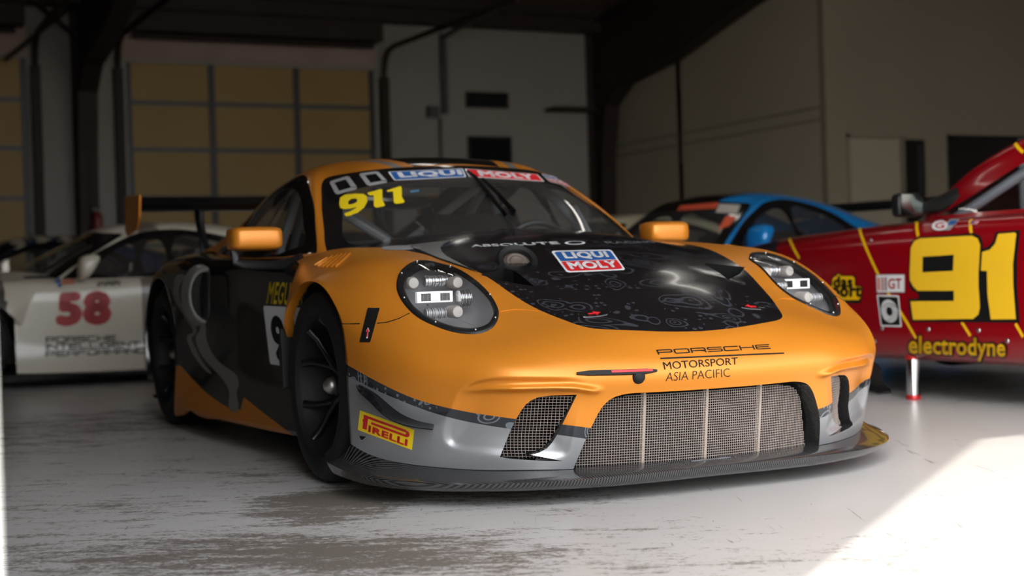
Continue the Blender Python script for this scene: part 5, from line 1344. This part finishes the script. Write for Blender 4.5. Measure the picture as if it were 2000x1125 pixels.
    if wing:
        mb = MB(); mb.prism(prof_u, lambda a_, b_, h: (a_, -.905+h, b_+.06), 1.81); wg = mb.build('rear_wing', M['plastic'], root, angle=50)
        for s in (-1, 1):
            MB().prism([(-3.17, 1.27), (-3.60, 1.28), (-3.62, 1.14), (-3.20, 1.13)], lambda a_, b_, h: (a_, s*(.905+h), b_), .014).build('wing_endplate', M['plastic'], wg)
            MB().tube([(-3.30, s*.5, 1.18), (-3.28, s*.5, 1.06), (-3.15, s*.5, .88)], .018, 6).build('wing_support', M['plastic'], wg)
    return root
wl_ = [o for o in car.children if o.name.startswith('wheel') and 'arch' not in o.name and 'flap' not in o.name]
w_fl_ = next(o for o in wl_ if o.location.y > 0 and o.location.x > -1); w_rl_ = next(o for o in wl_ if o.location.y > 0 and o.location.x < -1)
class WorldSurf(Surf): pass
def world_surf(root_loc, rz, parts, ys, zs=1.0):
    vs = []; fs = []; n = 0; c, s = math.cos(rz), math.sin(rz)
    for G in parts:
        for sg_ in (1, -1):
            v, f = grid_mesh(G); v = v*[1, ys*sg_, zs]; v = np.stack([c*v[:, 0]-s*v[:, 1]+root_loc[0], s*v[:, 0]+c*v[:, 1]+root_loc[1], v[:, 2]+root_loc[2]], 1)
            vs.append(v); fs += [tuple(i+n for i in q) for q in f]; n += len(v)
    return Surf(np.concatenate(vs), fs)
def adopt(o, root):
    """keep a mark where it lies on a car that has been moved into place"""
    o.parent = root; o.matrix_parent_inverse = (Matrix.Translation(root.location) @ Matrix.Rotation(root.rotation_euler.z, 4, 'Z')).inverted(); return o
HD = -math.pi/2
# white car 58
wht = mat('white_paint', srgb(205, 198, 180), .28, 0, .4); dgr = mat('dark_grey_paint', srgb(70, 66, 60), .3, 0, .3); mgr = mat('mid_grey_paint', srgb(118, 110, 96), .3, 0, .3)
WL = (-6.44, -1.70, 0); WY = .86; WZ = .955
def paint58(x, y, z):
    if x > -.30: return 1
    if -1.42 < x < -1.26: return 2
    return 0
white_car = coupe('white_race_car', 'white race car with red number 58 on its door, parked side-on behind the orange car', (WL[0], WL[1], 0), HD, WY, [wht, dgr, mgr], paint58, zs=WZ)
SW = world_surf((WL[0], WL[1], 0), HD, [GF2, GS2, GC2], WY, WZ)
def wdecal(*a, **k): return adopt(decal(*a, **k), white_car)
r58 = mat('dull_red_vinyl', srgb(176, 34, 36), .45)
wdecal('door_number', [(fit2d(T('58', .075), 0, 0, 1, 1), r58)], [(108,638),(219,634),(216,567),(111,571)], SW, None, off=.004, step=.08, label='red 58')
wdecal('door_lettering', [(stroke2d(['PORSCHE', 'INTELLIGENT', 'PERFORMANCE'], .27, 1.55, .45), ink)], [(89,698),(303,690),(301,652),(89,657.5)], SW, None, off=.004, step=.05)
wdecal('door_sticker', [(fit2d(rect2d(), .35, .3, 1, .85), mat('faded_orange', srgb(200, 120, 90), .5)), (fit2d(rect2d(), 0, .5, .3, 1), blue), (fit2d(rect2d(), .15, .05, .35, .4), blue)], [(107,563),(145,561),(145,543),(107,545)], SW, None, off=.004, step=.3)
wdecal('door_sticker', [(fit2d(rect2d(), k*.1, .1+.12*((k*7) % 3), k*.1+.06, .8+.08*((k*5) % 3)), ink) for k in range(10)], [(190,562),(236,560),(236,548),(190,550)], SW, None, off=.004, step=.5)
# dark blue car further back on the left
navy = mat('navy_paint', srgb(38, 44, 74), .25, 0, .5); 
dark_car = coupe('dark_blue_race_car', 'dark navy race car half hidden behind the white car, left of the steel column', (-10.35, -2.0, 0), HD, .9, [navy, mat('pale_stripe', srgb(170, 160, 140), .4)], lambda x, y, z: 1 if z > 1.1 and int((x+5)*9) % 2 == 0 else 0)
# blue and black car on the right
bl_m = mat('bright_blue_paint', srgb(22, 122, 190), .25, .1, .5)
BLUE_L = (-4.49, 2.54, 0); BH = math.radians(-78); BZ = 1.04
blue_car = coupe('blue_race_car', 'bright blue and black race car with a big rear wing, parked behind the red car', BLUE_L, BH, .95, [bl_m, M['black'], mat('tan_stripe', srgb(170, 130, 70), .4)], lambda x, y, z: 1 if (z > 1.16 and abs(y) < .33 and x > -1.7) else 0, True, zs=BZ)
SBL = world_surf(BLUE_L, BH, [GF2, GS2, GC2], .95, BZ)
osm = mat('orange_red_vinyl', srgb(200, 80, 50), .5); gsm = mat('pale_vinyl', srgb(170, 160, 150), .5)
for q, m_ in (([(1322,412),(1398,408),(1404,396),(1330,402)], osm), ([(1397,416),(1440,417),(1446,401),(1405,399)], gsm), ([(1402,450),(1424,442),(1438,424),(1418,422)], osm)):
    adopt(decal('screen_sticker', [(rect2d(), m_)], q, SBL, None, off=.004, step=.3), blue_car)
# pale car beyond
cream = mat('cream_paint', srgb(205, 195, 165), .3, 0, .4)
coupe('cream_race_car', 'cream car of which only the roof shows between the orange car and the blue car', (-7.15, 2.95, 0), HD, .92, [cream, M['yellow'], M['black']], lambda x, y, z: 0)
# ------------------------------------------------------------------ the red car 91 on its air jacks
RY = 3.27; red_car = empty('red_race_car', (-1.2, RY, 0)); tag(red_car, 'red race car with big yellow number 91 raised on air jacks at the right', 'car')
redp = mat('red_paint', srgb(138, 5, 18), .22, 0, .5, .06); gold = mat('golden_yellow_vinyl', srgb(246, 196, 40), .35); ypin = mat('pinstripe_yellow', srgb(240, 190, 10), .4)
tops = [(-3.02, .60, .70), (-2.75, .76, .80), (-2.3, .845, .845), (-1.8, .872, .87), (-1.35, .893, .872), (-.8, .905, .872), (-.2, .905, .872), (.5, .905, .88), (1.1, .90, .87), (1.45, .84, .80)]
RB = []
for X, zt, hw in tops:
    e = hw/.872; lo = .34 if X < -2.9 else (.30 if X < -2.5 else .215)
    RB.append([(X, hw-.10*e, lo-.015), (X, hw-.03*e, lo+.02), (X, hw+.003, lo+.16 if lo < .25 else lo+.10), (X, hw, min(.62, zt-.12)), (X, hw-.012*e, min(.78, zt-.06)), (X, hw-.06*e, zt-.035), (X, hw-.16*e, zt), (X, hw*.42, zt+.012), (X, 0, zt+.016)])
GR = grid_surface(RB, 6, 6, False)[:, ::-1]
RC = [
 [(-1.45,0,.915),(-1.38,.35,.915),(-1.12,.60,.915),(-1.03,.635,.93),(-.99,.68,.92),(-.95,.72,.905)],
 [(-1.05,0,1.13),(-1.0,.35,1.12),(-.86,.575,1.085),(-.80,.62,1.100),(-.72,.67,1.0),(-.65,.74,.905)],
 [(-.65,0,1.30),(-.62,.33,1.29),(-.53,.54,1.24),(-.47,.60,1.238),(-.38,.66,1.07),(-.30,.75,.905)],
 [(-.30,0,1.39),(-.28,.30,1.38),(-.20,.50,1.335),(-.14,.56,1.318),(-.05,.65,1.10),(.05,.75,.905)],
 [(.3,0,1.42),(.3,.30,1.41),(.32,.47,1.37),(.35,.54,1.33),(.4,.65,1.1),(.45,.75,.905)],
 [(.9,0,1.33),(.9,.3,1.32),(.95,.47,1.27),(1.0,.53,1.22),(1.05,.63,1.05),(1.1,.73,.90)],
 [(1.4,0,.92),(1.4,.3,.915),(1.4,.5,.90),(1.4,.58,.89),(1.4,.66,.88),(1.4,.74,.86)]]
GRC = grid_surface(RC, 8, 6)
def flipw(G, s): return G*[1, s, 1]+[0, RY, 0]
def tolocal(o): o.parent = red_car; o.matrix_parent_inverse = Matrix.Translation(red_car.location).inverted(); return o
vs = []; fs = []; n = 0
for G in (GR, GRC):
    for s in (1, -1):
        v, f = grid_mesh(flipw(G, s)); vs.append(v); fs += [tuple(i+n for i in q) for q in f]; n += len(v)
SR = Surf(np.concatenate(vs), fs)
v1, f1 = grid_mesh(flipw(GR, 1)); v2, f2 = grid_mesh(flipw(GR, -1)); k0 = len(v1)
bm = new_bm(np.concatenate([v1, v2]), list(f1)+[tuple(i+k0 for i in q[::-1]) for q in f2]); bmesh.ops.remove_doubles(bm, verts=bm.verts, dist=1e-5); bmesh.ops.recalc_face_normals(bm, faces=bm.faces)
for cx in (-2.25, .35):
    whl = [(cx+.36*math.cos(a), .50+.36*math.sin(a)) for a in np.linspace(0, 2*math.pi, 28, endpoint=False)]
    fs_ = cut_region(bm, 'xz', whl, lambda c: abs(c.y-RY) > .6 and c.z < .84); bmesh.ops.delete(bm, geom=fs_, context='FACES')
# nose and tail closed
for xx in (-3.02, 1.45):
    ed = [e for e in bm.edges if e.is_boundary and all(abs(v_.co.x-xx) < 1e-4 for v_ in e.verts)]
    if ed: bmesh.ops.holes_fill(bm, edges=ed)
tolocal(bm_obj('body_shell', bm, [redp], None, smooth=True, angle=60))
v1, f1 = grid_mesh(flipw(GRC, -1)); bm = new_bm(v1, f1); bmesh.ops.recalc_face_normals(bm, faces=bm.faces)
rw_ = smooth_line([(-.885,.925),(-.66,1.015),(-.46,1.105),(-.30,1.165),(0,1.222),(.3,1.235),(.65,1.18),(.85,1.06)], 3)
for F in cut_region(bm, 'xz', list(rw_)+[(.88, .93)], lambda c: c.y < RY-.4): F.material_index = 1
scr = [(RY+.02, 1.345), (RY-.33, 1.335), (RY-.49, 1.30), (RY-.575, 1.12), (RY-.60, .93), (RY+.02, .93)]
for F in cut_region(bm, 'yz', scr, lambda c: c.x < .1):
    if F.material_index == 0 and F.normal.x < -.15: F.material_index = 2
wg_ = [F for F in bm.faces if F.material_index == 1]; sg_f = [F for F in bm.faces if F.material_index == 2]; rs_ = [F for F in bm.faces if F.material_index == 0]
def takeR(fcs, nm, m_, both=True):
    a = take(bm, fcs, nm, [m_]*3, None)
    if both:
        va = [v_.co.copy() for v_ in a.data.vertices]; fa = [tuple(p.vertices) for p in a.data.polygons]; n0 = len(va)
        me = bpy.data.meshes.new(nm); me.from_pydata([tuple(q) for q in va]+[(q.x, 2*RY-q.y, q.z) for q in va], [], fa+[tuple(i+n0 for i in q[::-1]) for q in fa]); me.materials.append(m_)
        b_ = bmesh.new(); b_.from_mesh(me); bmesh.ops.remove_doubles(b_, verts=b_.verts, dist=1e-5); bmesh.ops.recalc_face_normals(b_, faces=b_.faces); b_.to_mesh(me); b_.free()
        me.polygons.foreach_set('use_smooth', [True]*len(me.polygons)); a.data = me
    return tolocal(a)
takeR(rs_, 'roof', redp); takeR(sg_f, 'windscreen', M['glass'])
takeR(wg_, 'side_window', M['dimglass'], False)
o = take(bm, wg_, 'side_window', [M['dimglass']]*3, None)
for v_ in o.data.vertices: v_.co.y = 2*RY-v_.co.y
tolocal(o); bm.free()
tb = MB().box((-2.9, RY-.76, .24), (1.3, RY+.76, .27)).box((-1.2, RY-.68, .27), (1.2, RY-.66, .88)).box((-1.2, RY+.66, .27), (1.2, RY+.68, .88)).box((-1.3, RY-.66, .3), (-1.1, RY+.66, .89)).box((1.1, RY-.66, .3), (1.2, RY+.66, .9))
tolocal(tb.build('cabin_tub', M['dark'], None))
tolocal(MB().tube([(-.93, RY-.60, .88), (-.66, RY-.585, 1.0), (-.42, RY-.565, 1.11), (-.20, RY-.535, 1.19), (.3, RY-.48, 1.25)], .026, 10).build('roll_cage', mat('pale_blue_grey', srgb(170, 176, 186), .5), None))
for s in (-1, 1):
    mb = MB(); mb.prism([(.0,.3),(.0,.42),(.35,.40),(.62,1.10),(.70,1.08),(.5,.3)], lambda a, b, h: (a, RY+s*.36-.22+h, b), .44); tolocal(mb.build('seat', mat('blue_seat', srgb(24, 80, 130), .7) if s > 0 else M['plastic'], None, bevel=.01))
tolocal(MB().tube([(-.25+.05*math.sin(a), RY-.36+.16*math.cos(a), .93+.14*math.sin(a)) for a in np.linspace(0, 2*math.pi, 24, endpoint=False)], .015, 8, closed=True).build('steering_wheel', M['plastic'], None))
mb = MB(); rbox(mb, (-.985, RY-.80, .985), (.035, .085, .062), 5, 8); mir_ = tolocal(mb.build('door_mirror', M['plastic'], None, angle=50))
mg = MB().box((-.948, RY-.872, .932), (-.944, RY-.728, 1.038)).build('mirror_glass', mat('dim_mirror', (.35, .4, .36), .1, 1), None); mg.parent = mir_; mg.matrix_parent_inverse = Matrix.Translation(red_car.location).inverted()
mg.matrix_parent_inverse = mir_.matrix_parent_inverse.copy() if False else Matrix.Identity(4)
tolocal(MB().tube([(-.97, RY-.73, .965), (-.86, RY-.68, .985), (-.78, RY-.64, 1.03)], [.02, .035, .03], 8, ry=1.3).build('mirror_arm', M['plastic'], None))
for k_, (cx, zc) in enumerate(((-2.25, .50), (.35, .50))):
    for s in (-1, 1): copy_tree(w_fr if s < 0 else w_fl_, red_car, (cx+1.2, s*.70, zc-.13))
def rdecal(*a, **k): return tolocal(decal(*a, **k))
CR = lambda P: [(x/931, 1-y/1125) for x, y in P]
q91 = [(1760,720),(2000,720),(2000,430),(1760,430)]
o9 = [(130,130),(560,100),(600,120),(622,165),(625,215),(660,205),(700,165),(722,92),(907,77),(885,300),(883,500),(905,775),(80,770),(58,598),(140,592),(135,556),(105,540),(70,505),(58,450),(72,205),(90,160)]
y9 = [(150,140),(540,120),(585,140),(605,190),(592,400),(592,500),(603,660),(590,715),(550,748),(95,755),(77,615),(405,612),(405,535),(130,535),(95,500),(72,455),(70,400),(78,210),(105,160)]
h9 = [(170,278),(405,263),(400,383),(168,395)]
y1 = [(742,108),(870,97),(880,110),(855,330),(858,500),(877,750),(687,752),(662,560),(658,385),(612,383),(622,242),(680,225),(720,180)]
rdecal('door_number', [(poly2d(CR(o9)), ink), (poly2d(CR(y9)), gold), (poly2d(CR(h9)), ink), (poly2d(CR(y1)), gold)], q91, SR, None, off=.004, step=.06, label='yellow 91 edged in black')
tx = text2d('electrodyne', .028); tb_ = text2d('electrodyne', .10)
rdecal('sill_lettering', [(fit2d(tb_, -.018, -.085, 1.018, 1.085), ink), (fit2d(tx, 0, 0, 1, 1), ypin)], [(1776,700.5),(1965,706),(1965,661),(1776,655)], SR, None, off=.004, step=.05, label='yellow electrodyne lettering edged in black')
C2 = lambda P: [((x-60)/400, 1-(y-150)/340) for x, y in P]
qd = [(1611.7,595.8),(1690,595.8),(1690,529.3),(1611.7,529.3)]
ob = [(60,300),(125,290),(128,225),(150,195),(170,190),(180,172),(215,172),(232,190),(350,192),(372,215),(372,290),(425,295),(438,320),(432,420),(415,472),(240,468),(60,470)]
ib = [(60,310),(138,300),(140,235),(160,205),(180,200),(190,182),(210,182),(225,200),(345,203),(360,225),(362,300),(415,305),(427,325),(420,415),(400,440),(60,440)]
rdecal('fender_sticker', [(poly2d(C2(ob)), ink), (poly2d(C2(ib)), ypin), (fit2d(text2d('das', .05), .22, .50, .71, .86), ink), (fit2d(text2d('sport', .05), .02, .12, .93, .56), ink)], qd, SR, None, off=.004, step=.08, label='black and yellow sticker')
rdecal('door_sticker', [(bordered(r=.02), M['hat']), (bordered(.02, .04, .98, .96, .02), white), (fit2d(T('GT', .02), .42, .2, .9, .78), red), (fit2d(rect2d(), .2, .12, .235, .85), mat('dark_green', srgb(20, 60, 40), .5)), (fit2d(rect2d(), .27, .12, .30, .85), red), (fit2d(rect2d(), .34, .12, .38, .85), ink), (fit2d(rect2d(), .07, .15, .16, .82), mat('faded_red', srgb(210, 120, 110), .5))], [(1713.5,572),(1768.5,571.5),(1768.5,535.5),(1712,536)], SR, None, off=.004, step=.1)
rdecal('door_sticker', [(bordered(r=.02), white), (bordered(.06, .05, .94, .95, .01), ink), (fit2d(T('O', .09), .12, .13, .88, .87), white)], [(1721.5,637.5),(1762.5,638.5),(1757,577),(1713.5,575.5)], SR, None, off=.004, step=.1)
rdecal('door_sticker', [(ell2(1, 1), white), (fit2d(T('G', .03), .2, .2, .8, .8), red)], [(1821,452),(1852,450),(1852,431),(1821,433)], SR, None, off=.004, step=.2)
rdecal('door_sticker', [(rect2d(), M['hat']), (fit2d(rect2d(), .2, .55, .9, .9), blue)], [(1840,450.5),(1856,450.5),(1876,429.5),(1856,429.5)], SR, None, off=.004, step=.3)
rdecal('flag_sticker', [(rect2d(), white), (fit2d(rect2d(), 0, .4, .45, 1), blue)]+[(fit2d(rect2d(), 0 if k < 2 else .45, k*.2, 1, k*.2+.1), red) for k in range(5)], [(1894,439.5),(1909,439),(1913,433),(1898,433.5)], SR, None, off=.004, step=.5)
def rstripe(pts, wd=.0085):
    H_ = []
    for u, v in smooth_line(pts, 5) if len(pts) > 2 else [tuple(np.array(pts[0])+(np.array(pts[1])-pts[0])*t) for t in np.linspace(0, 1, 7)]:
        o, d = px_ray(u, v); loc, nn, i, t = SR.bvh.ray_cast(o, d)
        if loc is None: continue
        n_ = Vector(SR.normal(loc)); H_.append((loc, n_ if n_.dot(d) < 0 else -n_))
    if len(H_) < 2: return
    v = []
    for i, (p, n_) in enumerate(H_):
        t = (H_[min(i+1, len(H_)-1)][0]-H_[max(i-1, 0)][0]).normalized(); b = n_.cross(t).normalized()
        v += [tuple(p-b*wd+n_*.0025), tuple(p+b*wd+n_*.0025)]
    tolocal(mesh_obj('pinstripe', v, [(2*i, 2*i+1, 2*i+3, 2*i+2) for i in range(len(H_)-1)], ypin, None))
rstripe([(1538,458),(1547,478),(1562,505)]); rstripe([(1677.5,442),(1685,466),(1700,502),(1718,540),(1740,580),(1761,612),(1790,661)])
rstripe([(1790,426),(1791,445),(1794,462)]); rstripe([(1896,430),(1896,445),(1898,456)]); rstripe([(1879,629),(1896,656)]); rstripe([(1984,632),(1999,658)]); rstripe([(1848,366),(1857,381),(1872,384)]); rstripe([(1980,276),(1988,287),(1999,298)])
for u, v in ((1813,643),(1911,645),(1700,470),(1723,641),(1708,667),(1967,666)):
    o, d = px_ray(u, v); loc, nn, i, t = SR.bvh.ray_cast(o, d)
    if loc: tolocal(MB().sphere(tuple(loc), .012, 6, sc=(1, .4, 1)).build('fastener', M['silver'], None))
jr = mat('anodised_red', srgb(190, 40, 40), .35, .3)
for (x, y) in ((-.98, 2.47), (.9, 2.6), (-.98, 4.07)):
    z0 = .0
    MB_ = MB().lathe([(0, .012), (.033, .012), (.033, .26), (0, .26)], 'z', 28, c=(x, y, 0)); j = tolocal(MB_.build('air_jack', M['chrome'], None, angle=40))
    f_ = MB().lathe([(0, .0), (.036, .0), (.037, .006), (.037, .020), (.034, .024), (0, .024)], 'z', 28, c=(x, y, 0)).build('jack_foot', jr, None, angle=40); f_.parent = j
    f_ = MB().lathe([(.0, .205), (.037, .205), (.037, .235), (0, .235)], 'z', 28, c=(x, y, 0)).build('jack_collar', jr, None, angle=40); f_.parent = j
